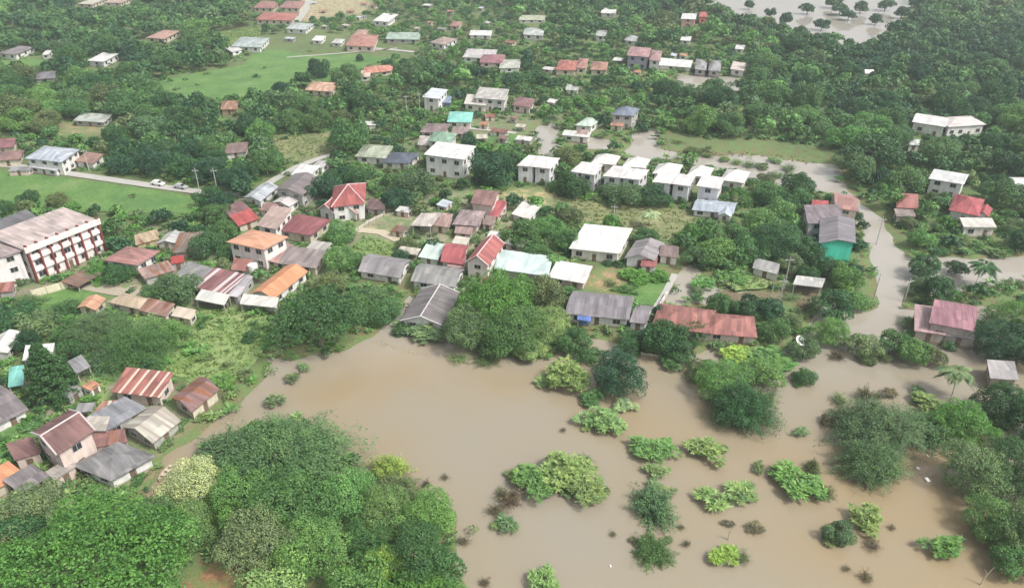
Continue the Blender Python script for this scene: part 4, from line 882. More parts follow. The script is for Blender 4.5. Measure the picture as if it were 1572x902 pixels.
def proto(key, gen):
    if key not in PROTO:
        V, v = gen(); V = V.reshape(-1, 3); me = npmesh(key, V, len(v), v); me.materials.append(LEAF); PROTO[key] = me
    return PROTO[key]
def kmat(key, var):
    """crown prototype for a kind; near / middle sizes"""
    if key == 'dome_near': return proto('dome_near%d' % var, lambda: crown_lumpy(420, 52000, .017, (.07, .15), .62, .92, .12, -.1))
    if key == 'dome': return proto('dome%d' % var, lambda: crown_lumpy(150, 16000, .026, (.11, .22), .62, .88, .10, -.1))
    if key == 'round_near': return proto('round_near%d' % var, lambda: crown_lumpy(110, 30000, .023, (.10, .27), .95, .82, .13, -.75))
    if key == 'round': return proto('round%d' % var, lambda: crown_lumpy(44, 9000, .042, (.15, .34), .95, .76, .12, -.75))
    if key == 'mid': return proto('mid%d' % var, lambda: crown_lumpy(24, 3000, .072, (.2, .38), .92, .70, .12, -.6))
    if key == 'spray_near': return proto('spray_near%d' % var, lambda: crown_spray(620, 110, .021, .55, -.05, .45))
    if key == 'spray': return proto('spray%d' % var, lambda: crown_spray(240, 60, .036, .55, -.05, .45))
    if key == 'twiggy': return proto('twiggy%d' % var, lambda: crown_spray(90, 26, .07, .2, .2, .22))
    if key == 'rosette': return proto('rosette%d' % var, lambda: crown_rosette(105, 9, .125))
    if key == 'rosette_big': return proto('rosette_big%d' % var, lambda: crown_rosette(330, 9, .075))
    if key == 'rosette_small': return proto('rosette_small%d' % var, lambda: crown_rosette(32, 8, .20, .6))
    if key == 'tiers': return proto('tiers%d' % var, lambda: crown_tiers(15, 1500, .035))
def trunk_mesh(key, n_limb):
    if key in PROTO: return PROTO[key]
    m = MB(); m.tube((0, 0, -.1), (.02, .01, .5), .055, .04, 8); m.tube((.02, .01, .5), (-.01, .02, .82), .04, .022, 7)
    for k in range(n_limb):
        a = k / n_limb * 6.28 + rnd.uniform(-.3, .3); z0 = rnd.uniform(.38, .7)
        e = Vector((math.cos(a) * .26, math.sin(a) * .26, z0 + rnd.uniform(.12, .25))); m.tube((.01, .01, z0), e, .026, .014, 6)
        a2 = a + rnd.uniform(-.6, .6); m.tube(e, e + Vector((math.cos(a2) * .14, math.sin(a2) * .14, .13)), .014, .006, 5)
    me = m.mesh('trunk'); me.materials.append(BARK); PROTO[key] = me; return me

TONES = {  # leaf albedo, and the word for it
 'dark': ((0.053, 0.135, 0.049), 'dark green'), 'deep': ((0.039, 0.108, 0.053), 'deep green'), 'mid': ((0.092, 0.199, 0.068), 'mid-green'), 'fresh': ((0.144, 0.299, 0.089), 'fresh green'),
 'light': ((.215, .335, .125), 'light green'), 'yellow': ((0.288, 0.423, 0.090), 'yellow-green'), 'blue': ((.11, .20, .088), 'blue-green'), 'grey': ((.17, .255, .115), 'grey-green'), 'olive': ((0.137, 0.192, 0.081), 'olive'),
 'pale': ((0.367, 0.473, 0.252), 'pale flowering'), 'bright': ((0.103, 0.253, 0.056), 'bright green'), 'brown': ((.15, .135, .085), 'brown withered')}
FLORA = []   # every plant: root, px, py, kind word, tone word, size word, given label
CNT = {}
def plant(px, py, rpx, key, tone, asp=.75, label=None, clear=None, cat='tree', name=None, at=None, land=None, group=None, jitter=.12, size=None):
    """a tree or shrub whose crown centre is seen at px,py with half-width rpx (photo pixels); at = (x,y,R) plants it by its place instead"""
    base0 = 0.0
    if at is None:
        hc = 3.0
        for _ in range(4):
            x, y = G(px, py, hc); s = P(x, y, hc)[2]; Rr = rpx / s
            clr = clear if clear is not None else (Rr * .12 if cat == 'tree' else 0)
            hc = clr + Rr * asp * (.55 if cat == 'tree' else .3) + .3
    else:
        x, y, Rr = at; clr = clear if clear is not None else Rr * .25
        hc = clr + Rr * asp * (.55 if cat == 'tree' else .3) + .3; q = P(x, y, hc); px, py = q[0], q[1]
    nm = name or {'tree': 'broadleaf_tree', 'shrub': 'shrub'}[cat]
    root = empty(nm, (x, y, 0), rnd.uniform(0, 6.28))
    CNT[key] = CNT.get(key, 0) + 1
    nvar = {'dome_near': 1, 'dome': 3, 'round_near': 5, 'round': 6, 'mid': 6, 'spray_near': 2, 'spray': 4, 'rosette': 4, 'rosette_small': 3, 'twiggy': 3}.get(key, 1)
    c = link('crown', kmat(key, CNT[key] % nvar), None, root)
    st = rnd.uniform(.86, 1.16) if cat == 'shrub' else 1
    c.scale = (Rr * rnd.uniform(.95, 1.06) * st, Rr * rnd.uniform(.95, 1.06) / st, Rr * asp * rnd.uniform(.95, 1.06)); c.location = (0, 0, hc)
    col = TONES[tone][0]; j = 1 + rnd.uniform(-jitter, jitter)
    c.color = (col[0] * j * rnd.uniform(.92, 1.1), col[1] * j, col[2] * j * rnd.uniform(.9, 1.1), 1)
    t = link('trunk' if cat == 'tree' else 'stem', trunk_mesh('trunk%d' % (CNT[key] % 3), 6), None, root)
    ht = hc + Rr * asp * .45; t.scale = (max(Rr, ht * .5) * .95,) * 2 + (ht,)
    if cat == 'shrub': t.scale = (Rr, Rr, max(.5, hc)); 
    if name != 'palm_tree':
        root['category'] = cat; FLORA.append(dict(o=root, px=px, py=py, tone=TONES[tone][1], R=Rr, label=label, cat=cat, key=key, x=x, y=y))
    return root

# (px, py, half-width px, kind, tone, flattening, label or None)
TREES = [
 (122, 882, 165, 'dome_near', 'bright', .62, 'enormous bright green dome-shaped tree filling the nearest left corner'),
 (430, 690, 98, 'spray_near', 'blue', .70, 'big feathery blue-green bamboo clump leaning over the flood channel'),
 (345, 690, 55, 'spray', 'blue', .7, None),
 (300, 750, 55, 'round_near', 'pale', .85, 'pale flowering tree beside the grey-roofed white-walled house'),
 (290, 815, 52, 'round_near', 'light', .8, None), (232, 800, 52, 'round_near', 'mid', .75, None),
 (368, 765, 62, 'round_near', 'fresh', .8, None), (455, 775, 72, 'round_near', 'mid', .8, None), (395, 830, 66, 'round_near', 'grey', .8, None),
 (530, 765, 55, 'round_near', 'fresh', .75, None), (480, 842, 62, 'round_near', 'fresh', .8, None), (560, 835, 45, 'round_near', 'mid', .8, None),
 (596, 715, 34, 'spray', 'yellow', .8, 'yellow-green plume-like clump at the flood edge above the near thicket'),
 (600, 752, 48, 'spray', 'olive', .7, None), (595, 790, 50, 'round_near', 'light', .8, None), (655, 790, 50, 'round_near', 'fresh', .8, None),
 (640, 850, 58, 'round_near', 'mid', .8, None), (585, 868, 36, 'round_near', 'yellow', .8, None), (680, 872, 36, 'round', 'mid', .8, None), (545, 905, 55, 'round', 'fresh', .8, None), (635, 905, 60, 'spray', 'bright', .7, None), (420, 905, 55, 'round', 'light', .7, None),
 (40, 790, 62, 'round_near', 'grey', .7, None), (10, 830, 60, 'round', 'dark', .7, None),
 (487, 492, 74, 'dome', 'dark', .95, 'huge dark rain tree overhanging the flood left of the dark end-on flooded roof'),
 (545, 470, 35, 'round', 'mid', .8, None), (590, 475, 34, 'round', 'mid', .6, None), (570, 458, 30, 'round', 'blue', .6, None),
 (75, 583, 46, 'tiers', 'dark', 1.25, 'dark conifer-like tree with layered branches near the ivory-roofed edge house'),
 (150, 500, 48, 'spray_near', 'blue', .75, None), (205, 525, 52, 'spray_near', 'mid', .75, None), (108, 505, 36, 'spray', 'mid', .75, None), (255, 505, 36, 'spray', 'fresh', .7, None), (165, 545, 35, 'spray', 'blue', .7, None), (60, 500, 35, 'round', 'grey', .7, None),
 (225, 495, 26, 'spray', 'light', .8, None), (30, 490, 34, 'round', 'dark', .7, None), (100, 470, 28, 'spray', 'mid', .7, None), (40, 462, 26, 'spray', 'mid', .6, None),
 (275, 440, 36, 'round', 'blue', .75, None), (235, 450, 22, 'round', 'mid', .8, None), (320, 375, 30, 'round', 'dark', .8, None), (350, 390, 18, 'round', 'mid', .8, None), (345, 358, 24, 'round', 'mid', .9, None), (330, 330, 26, 'round', 'mid', .8, None),
 (145, 415, 26, 'spray', 'bright', .7, None), (180, 420, 28, 'round', 'dark', .6, None),
 (520, 400, 30, 'round', 'fresh', .85, None), (505, 440, 30, 'round', 'olive', .8, None), (540, 400, 22, 'round', 'mid', .8, None), (520, 360, 24, 'round', 'fresh', .8, None), (500, 290, 30, 'round', 'deep', .85, None),
 (625, 375, 18, 'round', 'olive', .9, None), (615, 395, 16, 'round', 'deep', .9, None),
 (762, 462, 68, 'round_near', 'bright', .75, 'broad bright-topped tree between the dark end-on flooded roof and the aqua hall'),
 (722, 505, 48, 'round_near', 'blue', .85, None), (790, 510, 55, 'round_near', 'mid', .75, None), (835, 450, 38, 'round', 'olive', .9, None), (835, 500, 40, 'round_near', 'light', .75, None), (765, 525, 36, 'round', 'mid', .7, None), (885, 525, 28, 'round', 'mid', .8, None), (815, 535, 28, 'round', 'light', .6, None),
 (950, 575, 46, 'round_near', 'deep', .85, 'dense deep green tree rising from the flood left of the sagging fence'),
 (1140, 615, 52, 'spray_near', 'dark', .95, 'large round dark tree rising from the flood near the overgrown bank'),
 (1110, 580, 46, 'round_near', 'fresh', .6, None), (1175, 612, 26, 'twiggy', 'grey', 1.2, None), (1175, 570, 36, 'round', 'fresh', .6, None),
 (1020, 520, 42, 'round', 'dark', .75, None), (975, 522, 30, 'round', 'dark', .6, None), (1065, 500, 28, 'spray', 'mid', .9, None), (1045, 540, 25, 'round', 'dark', .7, None),
 (1354, 648, 64, 'spray_near', 'blue', .75, 'great feathery blue-green tree standing in open flood water, upper half of the pair'),
 (1342, 702, 50, 'spray_near', 'blue', .8, 'feathery blue-green tree standing in open flood water, lower half of the pair'),
 (1420, 650, 45, 'spray', 'mid', .6, None), (1480, 650, 48, 'round_near', 'bright', .7, None), (1535, 620, 46, 'round_near', 'dark', .8, None), (1585, 650, 50, 'round', 'dark', .8, None),
 (1500, 725, 58, 'round_near', 'grey', .8, None), (1560, 720, 58, 'round_near', 'dark', .8, None), (1530, 800, 48, 'round_near', 'fresh', .8, None), (1590, 820, 60, 'round_near', 'blue', .8, None), (1560, 860, 40, 'round', 'mid', .7, None),
 (1556, 486, 42, 'round_near', 'bright', .6, None), (1535, 525, 42, 'round_near', 'deep', .8, None), (1580, 530, 45, 'round', 'dark', .8, None), (1510, 505, 20, 'round', 'dark', .8, None),
 (1275, 510, 28, 'round_near', 'fresh', .95, 'round fresh green tree left of the satellite dish, at the flood edge'), (1190, 508, 26, 'round', 'mid', 1, None), (1215, 495, 20, 'round', 'grey', .9, None), (1235, 535, 26, 'round', 'blue', .8, None), (1325, 530, 26, 'round', 'grey', .8, None),
 (1375, 525, 28, 'round', 'mid', .8, None), (1405, 540, 30, 'round', 'fresh', .7, None), (1430, 545, 22, 'round', 'olive', .7, None), (1280, 470, 34, 'round', 'dark', .85, None), (1298, 430, 30, 'round', 'fresh', .85, None), (1314, 462, 20, 'round', 'fresh', .8, None), (1398, 492, 16, 'spray', 'grey', .7, None),
 (1195, 368, 48, 'round_near', 'dark', .7, 'wide dark tree between the grey-roofed white hut and the teal-green warehouse'), (1150, 385, 34, 'round', 'mid', .8, None), (1238, 385, 30, 'round', 'dark', .9, None), (1100, 385, 34, 'round', 'fresh', .75, None), (1125, 362, 30, 'round', 'mid', .7, None), (1170, 345, 34, 'round', 'fresh', .7, None), (1075, 395, 28, 'round', 'mid', .7, None), (1215, 405, 22, 'round', 'grey', 1, None),
 (1180, 300, 30, 'round', 'mid', .8, None), (1228, 285, 26, 'round', 'dark', .95, None), (1195, 325, 28, 'round', 'fresh', .8, None), (1065, 360, 24, 'round', 'bright', .8, None),
 (1340, 235, 46, 'round', 'dark', .75, None), (1300, 210, 34, 'round', 'bright', .7, None), (1364, 288, 20, 'round', 'fresh', .8, None), (1390, 280, 32, 'round', 'mid', .9, None), (1414, 368, 22, 'round', 'fresh', .9, None), (1420, 410, 26, 'round', 'dark', .8, None), (1416, 438, 20, 'round', 'blue', .8, None), (1470, 410, 17, 'round', 'dark', .8, None), (1394, 342, 14, 'round', 'olive', .9, None), (1540, 300, 34, 'round', 'mid', .85, None), (1560, 350, 20, 'round', 'grey', .8, None),
 (755, 265, 38, 'round', 'deep', .8, None), (760, 270, 26, 'round', 'mid', .8, None), (880, 285, 28, 'round', 'dark', .95, None), (870, 240, 24, 'round', 'olive', .7, None), (960, 300, 34, 'round', 'blue', .7, None), (1005, 302, 28, 'round', 'dark', .75, None), (635, 285, 40, 'round', 'blue', .75, None), (610, 305, 28, 'round', 'deep', .8, None), (800, 360, 36, 'round', 'mid', .8, None), (840, 350, 30, 'round', 'fresh', .75, None), (870, 330, 24, 'round', 'olive', .7, None), (720, 215, 14, 'round', 'deep', 1, None),
 (487, 108, 18, 'round', 'deep', 1.1, 'round dark tree standing alone in the upper paddy'), (433, 138, 16, 'round', 'deep', 1.1, 'dark round tree on the lower paddy edge, left of the apricot roof'), (552, 90, 7, 'mid', 'deep', 1.2, 'very small dark tree on the far paddy edge'),
 (1207, 30, 12, 'mid', 'deep', 1.1, None), (1240, 14, 12, 'mid', 'dark', .9, None), (1262, 38, 13, 'mid', 'deep', .9, None), (1290, 14, 15, 'mid', 'dark', .8, None), (1303, 24, 12, 'mid', 'deep', .8, None), (1322, 12, 13, 'mid', 'dark', .9, None), (1345, 30, 12, 'mid', 'deep', .9, None), (1360, 8, 14, 'mid', 'dark', .8, None), (1183, 20, 10, 'mid', 'deep', 1, None), (1228, 48, 13, 'mid', 'dark', .9, None), (1280, 4, 14, 'mid', 'dark', .8, None), (1385, 20, 14, 'mid', 'deep', .8, None), (1150, 8, 9, 'mid', 'dark', 1, None), (1410, 4, 14, 'mid', 'dark', .9, None),
 (42, 305, 18, 'round', 'dark', .9, None), (88, 308, 18, 'round', 'olive', .9, None), (5, 320, 18, 'round', 'dark', .9, None),
]
for t in TREES: plant(t[0], t[1], t[2], t[3], t[4], t[5], t[6])
SHRUBS = [
 (870, 578, 40, 'rosette_big', 'light', .95, None), (925, 645, 34, 'rosette', 'light', .7, None), (958, 622, 18, 'rosette', 'pale', .7, None), (910, 610, 20, 'rosette', 'mid', .7, None),
 (822, 738, 40, 'rosette_big', 'fresh', .75, None), (868, 725, 46, 'rosette_big', 'light', .8, None), (900, 752, 34, 'rosette_big', 'light', .9, None),
 (1003, 690, 32, 'rosette', 'fresh', .7, None), (1008, 722, 18, 'rosette', 'light', .7, None), (1084, 690, 31, 'rosette', 'light', .7, None),
 (1003, 772, 40, 'spray', 'blue', .95, 'misty blue-green bush in the flood below a small light shrub'), (1002, 842, 34, 'spray', 'mid', .7, None),
 (1095, 768, 26, 'rosette_small', 'light', .6, None), (1138, 755, 26, 'rosette_small', 'light', .6, None), (1165, 717, 12, 'rosette_small', 'olive', .7, None), (1120, 803, 9, 'rosette_small', 'brown', .6, None), (1160, 810, 14, 'rosette_small', 'brown', .6, None), (1112, 852, 23, 'rosette', 'yellow', .7, None),
 (1225, 740, 40, 'rosette', 'fresh', .7, None), (1248, 715, 16, 'spray', 'olive', 1.3, None), (1265, 752, 18, 'spray', 'olive', .9, None), (1230, 662, 13, 'rosette_small', 'grey', .7, None), (1235, 580, 20, 'round', 'mid', .95, 'small round bush alone in the flood above the feathery tree pair'),
 (1330, 795, 28, 'rosette', 'light', .8, None), (1290, 820, 27, 'round', 'blue', .8, None), (1450, 840, 30, 'rosette', 'fresh', .7, None), (1290, 612, 16, 'twiggy', 'grey', .8, None), (1330, 605, 20, 'twiggy', 'brown', 1, None), (1272, 645, 14, 'round', 'brown', .8, None), (1410, 600, 12, 'rosette_small', 'mid', .8, None), (1365, 602, 12, 'rosette_small', 'brown', .8, None), (1430, 620, 28, 'rosette', 'light', .6, None), (1300, 640, 30, 'spray', 'grey', .6, None),
 (778, 803, 19, 'rosette_small', 'blue', .7, None), (785, 762, 26, 'twiggy', 'brown', .9, 'leafless brown drowned bush left of the big light shrub mound'), (760, 782, 14, 'twiggy', 'brown', .9, None), (835, 892, 26, 'rosette', 'light', .9, None),
 (420, 616, 17, 'rosette_small', 'grey', .9, None), (450, 580, 13, 'rosette_small', 'olive', .8, None), (466, 563, 11, 'rosette_small', 'grey', .8, None), (655, 742, 10, 'twiggy', 'brown', .9, None), (684, 731, 8, 'twiggy', 'brown', .6, None), (711, 829, 12, 'twiggy', 'brown', .5, None), (745, 893, 11, 'twiggy', 'brown', .6, None),
 (941, 818, 7, 'twiggy', 'brown', .5, None), (972, 828, 8, 'rosette_small', 'brown', .5, None), (1046, 808, 7, 'twiggy', 'brown', .5, None), (1054, 833, 9, 'twiggy', 'brown', .6, None), (1140, 854, 16, 'twiggy', 'olive', .35, None), (865, 659, 6, 'twiggy', 'brown', .5, None), (1330, 884, 15, 'twiggy', 'brown', .4, None), (1300, 872, 8, 'twiggy', 'brown', .4, None), (1340, 835, 16, 'twiggy', 'brown', .4, None), (1370, 808, 8, 'twiggy', 'brown', .4, None),
 (905, 545, 22, 'round', 'mid', .8, None), (1030, 560, 16, 'rosette', 'mid', .8, None), (1080, 570, 30, 'round', 'olive', .6, None), (1130, 545, 30, 'rosette_big', 'yellow', .5, None), (1180, 548, 34, 'rosette_big', 'fresh', .5, None), (1205, 560, 18, 'rosette', 'fresh', .6, None),
 (645, 505, 40, 'rosette', 'grey', .4, None), (622, 505, 18, 'round', 'dark', .6, None), (690, 505, 18, 'rosette', 'grey', .7, None),
 (705, 548, 20, 'twiggy', 'grey', .3, None), (745, 552, 24, 'twiggy', 'olive', .25, None), (1355, 545, 16, 'round', 'olive', .6, None), (1330, 550, 16, 'round', 'olive', .7, None), (1285, 545, 16, 'twiggy', 'brown', .7, None),
 (1070, 448, 12, 'round', 'grey', .9, None), (1110, 460, 16, 'round', 'olive', .7, None), (1140, 478, 20, 'round', 'blue', .8, None), (1150, 495, 15, 'rosette', 'mid', .8, None),
 (975, 425, 26, 'rosette_big', 'bright', .6, None), (1010, 425, 22, 'rosette_big', 'bright', .6, None), (960, 445, 18, 'rosette', 'mid', .5, None), (935, 435, 14, 'twiggy', 'olive', .8, None),
 (1080, 435, 20, 'rosette', 'fresh', .6, None), (1125, 425, 26, 'rosette_big', 'fresh', .5, None), (1150, 412, 20, 'rosette', 'fresh', .6, None), (1215, 455, 16, 'twiggy', 'grey', .6, None), (1240, 470, 16, 'twiggy', 'brown', .7, None), (1170, 462, 14, 'twiggy', 'olive', .5, None),
 (340, 585, 24, 'rosette_big', 'fresh', .6, None), (318, 615, 16, 'rosette', 'mid', .7, None), (310, 640, 14, 'rosette', 'grey', .7, None), (360, 570, 20, 'rosette_big', 'light', .5, None), (385, 520, 16, 'round', 'dark', .8, None), (395, 505, 10, 'rosette', 'mid', .7, None),
 (270, 655, 18, 'rosette', 'grey', .7, None), (255, 680, 14, 'rosette', 'grey', .7, None), (240, 715, 10, 'rosette', 'light', .6, None), (213, 735, 14, 'rosette', 'mid', .6, None), (140, 600, 20, 'spray', 'fresh', .5, None), (120, 625, 16, 'spray', 'mid', .5, None), (150, 580, 16, 'rosette', 'light', .5, None), (280, 560, 20, 'spray', 'light', .5, None), (310, 545, 16, 'rosette', 'light', .5, None), (245, 555, 20, 'rosette', 'fresh', .6, None),
 (340, 500, 14, 'rosette', 'light', .5, None), (360, 480, 12, 'rosette', 'light', .4, None), (310, 490, 16, 'rosette', 'fresh', .5, None),
 (1325, 345, 10, 'round', 'deep', .9, None), (1320, 360, 9, 'rosette', 'grey', .9, None), (1312, 330, 12, 'round', 'dark', .9, None), (1400, 335, 16, 'rosette', 'grey', .6, None), (1440, 360, 18, 'rosette', 'mid', .6, None), (1470, 372, 18, 'round', 'grey', .6, None), (1500, 378, 16, 'round', 'fresh', .6, None), (1445, 385, 16, 'round', 'mid', .6, None), (1530, 388, 18, 'rosette', 'grey', .6, None),
 (885, 292, 18, 'round', 'mid', .8, None), (935, 296, 20, 'round', 'blue', .8, None), (980, 300, 18, 'round', 'fresh', .8, None), (1018, 300, 20, 'round', 'dark', .8, None), (1045, 306, 16, 'round', 'mid', .8, None), (1130, 300, 18, 'round', 'mid', .9, None), (1150, 310, 20, 'round', 'fresh', .8, None), (800, 284, 10, 'rosette', 'mid', .6, None), (850, 288, 14, 'round', 'mid', .8, None),
 (1150, 252, 14, 'twiggy', 'grey', .6, None), (1175, 275, 16, 'round', 'olive', .7, None), (1210, 258, 16, 'twiggy', 'grey', .6, None), (1225, 275, 14, 'round', 'grey', .8, None), (1190, 246, 12, 'rosette', 'light', .5, None), (1130, 248, 12, 'twiggy', 'light', .6, None), (1160, 285, 14, 'round', 'mid', .8, None), (1065, 232, 14, 'round', 'olive', .5, None), (1085, 238, 12, 'twiggy', 'olive', .5, None), (1040, 218, 14, 'twiggy', 'olive', .5, None), (1195, 268, 14, 'twiggy', 'grey', .6, None), (1170, 255, 12, 'rosette', 'olive', .5, None), (1112, 244, 10, 'rosette', 'light', .6, None),
]
SHR2 = []
for t in SHRUBS:
    if t[0] > 740 and t[1] > 560 and t[2] > 18:
        for _ in range(rnd.choice([1, 1, 2])):
            a_ = rnd.uniform(0, 6.28); q = t[2] * rnd.uniform(.75, 1.1); SHR2.append((t[0] + math.cos(a_) * q, t[1] + math.sin(a_) * q * .55, t[2] * rnd.uniform(.28, .5), rnd.choice(['rosette_small', 'rosette_small', 'twiggy']), rnd.choice([t[4], 'olive', 'grey', 'light']), .5, None))
k_ = 0
for q in PROTECT:
    if not (120 < q[1] < 420) or q[4] < 4: continue
    for _ in range(2 if q[2] > 7 else 1):
        if rnd.random() < .3 or k_ > 120: continue
        dd = math.hypot(q[0], q[1]); ux, uy = -q[0] / dd, -q[1] / dd; r = rnd.uniform(1.0, 2.1); off = q[4] * .5 + r * 1.1
        sd_ = rnd.uniform(-1, 1) * q[2] * .75; X, Y = q[0] + ux * off - uy * sd_, q[1] + uy * off + ux * sd_
        if any(math.hypot(X - z_[0], Y - z_[1]) < z_[4] * .5 + r * .5 for z_ in PROTECT): continue
        s_ = P(X, Y, 1); SHR2.append((s_[0], s_[1], r * s_[2], rnd.choice(['mid', 'mid', 'rosette_small']), rnd.choice(['mid', 'dark', 'fresh', 'olive', 'blue', 'light']), .95, None)); k_ += 1
SHRUBS += SHR2
for t in SHRUBS: plant(t[0], t[1], t[2], t[3], t[4], t[5], t[6], cat='shrub')

# coconut-like palms with bending trunks
def frond_cards(L, k=16):
    V = []
    return V
def palm_crown_mesh(n_fr=17, per=26):
    p = []; A = []; N = []; s = []
    for f in range(n_fr):
        az = f / n_fr * 6.283 + rng.normal(0, .12); e = rng.uniform(.1, 1.0); L = rng.uniform(.8, 1.1)
        for t in np.linspace(.08, 1, per):
            c = np.array([math.cos(az) * t * L, math.sin(az) * t * L, e * t * .7 - .75 * t * t * (1.15 - e * .3)])
            tang = np.array([math.cos(az), math.sin(az), e * .7 - 1.5 * t * .9]); side = np.array([-math.sin(az), math.cos(az), 0])
            for sg in (-1, 1):
                a_ = side * sg * .8 + tang * .5 + np.array([0, 0, -.35]); ll = .17 * math.sin(math.pi * min(1, t * .85 + .12)) + .03
                a_ = a_ / np.linalg.norm(a_); p.append(c + a_ * ll * .9); A.append(a_); N.append([0, 0, 1]); s.append(ll)
    p = np.array(p); A = np.array(A); N = np.array(N, float) + rng.normal(0, .2, p.shape); s = np.array(s)
    V = cards(p, A, N, s, s * .22); me = npmesh('palm_fronds', V.reshape(-1, 3), len(s), np.clip(.5 + rng.normal(0, .15, len(s)), 0, 1)); me.materials.append(LEAF); return me
PALM = palm_crown_mesh(); PT = MB()
for k in range(6): PT.tube((.02 * k * k, 0, k / 6), (.02 * (k + 1) ** 2, 0, (k + 1) / 6), .035 - .003 * k, .032 - .003 * k, 8)
PTM = PT.mesh('palm_trunk'); PTM.materials.append(BARK)
def palm(px, py, rpx, label, tone='grey', hgt=None):
    hc = hgt or 7.0
    x, y = G(px, py, hc); Rr = rpx / P(x, y, hc)[2]
    root = empty('palm_tree', (x, y, 0), rnd.uniform(0, 6.28)); tag(root, label, 'palm')
    c = link('fronds', PALM, None, root); c.scale = (Rr, Rr, Rr); c.location = (.72 , 0, hc); c.color = (*TONES[tone][0], 1)
    t = link('trunk', PTM, None, root); t.scale = (1, 4.5 if False else 3, hc); return root
palm(1475, 568, 28, 'grey-green coconut palm standing in flood water above the right thicket', 'grey', 6)
palm(998, 325, 17, 'yellowish palm on the grass behind the big white shed', 'pale', 5)
palm(1508, 405, 24, 'dark palm beside the flooded lane at the far right', 'dark', 6)
palm(1450, 303, 14, 'dark slim palm just left of the crimson swooping roof', 'dark', 8)
palm(862, 312, 14, 'small palm near the leftmost terraced pair', 'mid', 5)
# ------------------------------------------------------------------ the wooded country around and behind
WATERPOLY = FLOODW
CLEARPX = [f[1] for f in FIELDS] + [
 [(785, 285), (860, 288), (850, 318), (770, 310)], [(540, 330), (620, 300), (640, 340), (610, 410), (520, 400)],
 [(462, -30), (575, -30), (565, 24), (500, 30), (460, 36)], [(25, 435), (240, 430), (240, 460), (20, 490)], [(150, 690), (330, 620), (300, 720), (200, 800)],
 [(-60, 240), (340, 288), (340, 312), (-60, 262)], [(375, 290), (500, 230), (525, 240), (400, 312)], [(900, 405), (1035, 405), (1020, 475), (900, 450)],
 [(700, 185), (815, 185), (815, 225), (700, 225)], [(90, 186), (200, 184), (190, 210), (80, 210)],
 [(335, 60), (480, 50), (640, 70), (640, 95), (400, 90)]]
CLEARW = [[G(px, py, LAND) for px, py in p] for p in CLEARPX]
VILLAGE = [[(-60, 580), (345, 575), (260, 740), (80, 790), (-60, 800)], [(-60, 330), (360, 330), (600, 280), (620, 440), (560, 480), (300, 500), (-60, 470)], [(600, 290), (860, 290), (900, 440), (620, 440)],
           [(560, 140), (1010, 140), (1010, 250), (560, 260)], [(780, 225), (1160, 225), (1160, 320), (780, 300)], [(340, -20), (760, -20), (830, 100), (640, 120), (400, 60)], [(850, 340), (1050, 340), (1050, 500), (850, 500)], [(820, 75), (1150, 75), (1150, 118), (820, 118)], [(1360, 270), (1560, 270), (1560, 400), (1380, 400)],
           [(-60, 210), (160, 215), (160, 275), (-60, 265)], [(1235, 290), (1340, 290), (1330, 400), (1240, 400)]]
VILLW = [[G(px, py, LAND) for px, py in p] for p in VILLAGE]
planted = [(f['x'], f['y'], f['R']) for f in FLORA if f['cat'] == 'tree']
cell = {}
def near_ok(x, y, r, gap):
    cx_, cy_ = int(x // 14), int(y // 14)
    for i in (-1, 0, 1):
        for j in (-1, 0, 1):
            for (a_, b_, c_) in cell.get((cx_ + i, cy_ + j), ()):
                if (a_ - x) ** 2 + (b_ - y) ** 2 < ((r + c_) * gap) ** 2: return False
    return True
def put(x, y, r): cell.setdefault((int(x // 14), int(y // 14)), []).append((x, y, r))
for q in planted: put(*q)
pr = [(q[0], q[1], q[2], q[3], min(p[1] for p in q[3]), max(p[1] for p in q[3]), min(p[0] for p in q[3]), max(p[0] for p in q[3]), q[4]) for q in PROTECT]
def blocked(x, y, r, top):
    qx, qy, s = P(x, y, top * .6); rp = r * s
    for (bx, by, bd, hl, y0, y1, x0, x1, mw) in pr:
        if (x - bx) ** 2 + (y - by) ** 2 < (mw * .5 + r * .55) ** 2: return True
        if y < by and qx + rp > x0 and qx - rp < x1 and qy + rp > y0 and qy - rp < y1:
            for k in range(9):
                a_ = k / 8 * 6.283; f = 0 if k == 8 else .8
                if inpoly(qx + math.cos(a_) * rp * f, qy + math.sin(a_) * rp * f * .8, hl): return True
    return False
KEEP = [[(1326, 325), (1346, 325), (1368, 355), (1392, 395), (1388, 440), (1372, 466), (1346, 466), (1348, 415), (1336, 370)], [(1470, 400), (1600, 392), (1600, 440), (1500, 436)], [(1030, 408), (1088, 425), (1090, 465), (1022, 470)], [(818, 188), (862, 188), (858, 226), (828, 232)],
        [(1100, 244), (1250, 248), (1290, 262), (1286, 296), (1262, 298), (1240, 276), (1180, 288), (1150, 270)], [(1038, 118), (1140, 124), (1140, 132), (1042, 128)], [(1110, 5), (1300, 0), (1420, 0), (1340, 58), (1240, 42), (1190, 28)], [(0, 264), (325, 304), (290, 318), (0, 303)],
        [(250, 134), (430, 90), (590, 92), (540, 116), (430, 134), (330, 145)], [(965, 206), (1012, 200), (1040, 245), (975, 240)], [(420, 214), (530, 204), (500, 235), (440, 244)], [(300, 485), (400, 475), (395, 540), (330, 590)]]
KB = [(k_, min(p[0] for p in k_), max(p[0] for p in k_), min(p[1] for p in k_), max(p[1] for p in k_)) for k_ in KEEP]
def hides(x, y, r, top):
    qx, qy, s = P(x, y, top * .55); rp = r * s
    for k_, x0, x1, y0, y1 in KB:
        if qx + rp > x0 and qx - rp < x1 and qy + rp > y0 and qy - rp < y1:
            for k in range(9):
                a_ = k / 8 * 6.283; f = 0 if k == 8 else .85
                if inpoly(qx + math.cos(a_) * rp * f, qy + math.sin(a_) * rp * f * .85, k_): return True
    return False
cand = []
N_ = 60000
yy = 95 + (700 - 95) * rng.uniform(0, 1, N_) ** .75
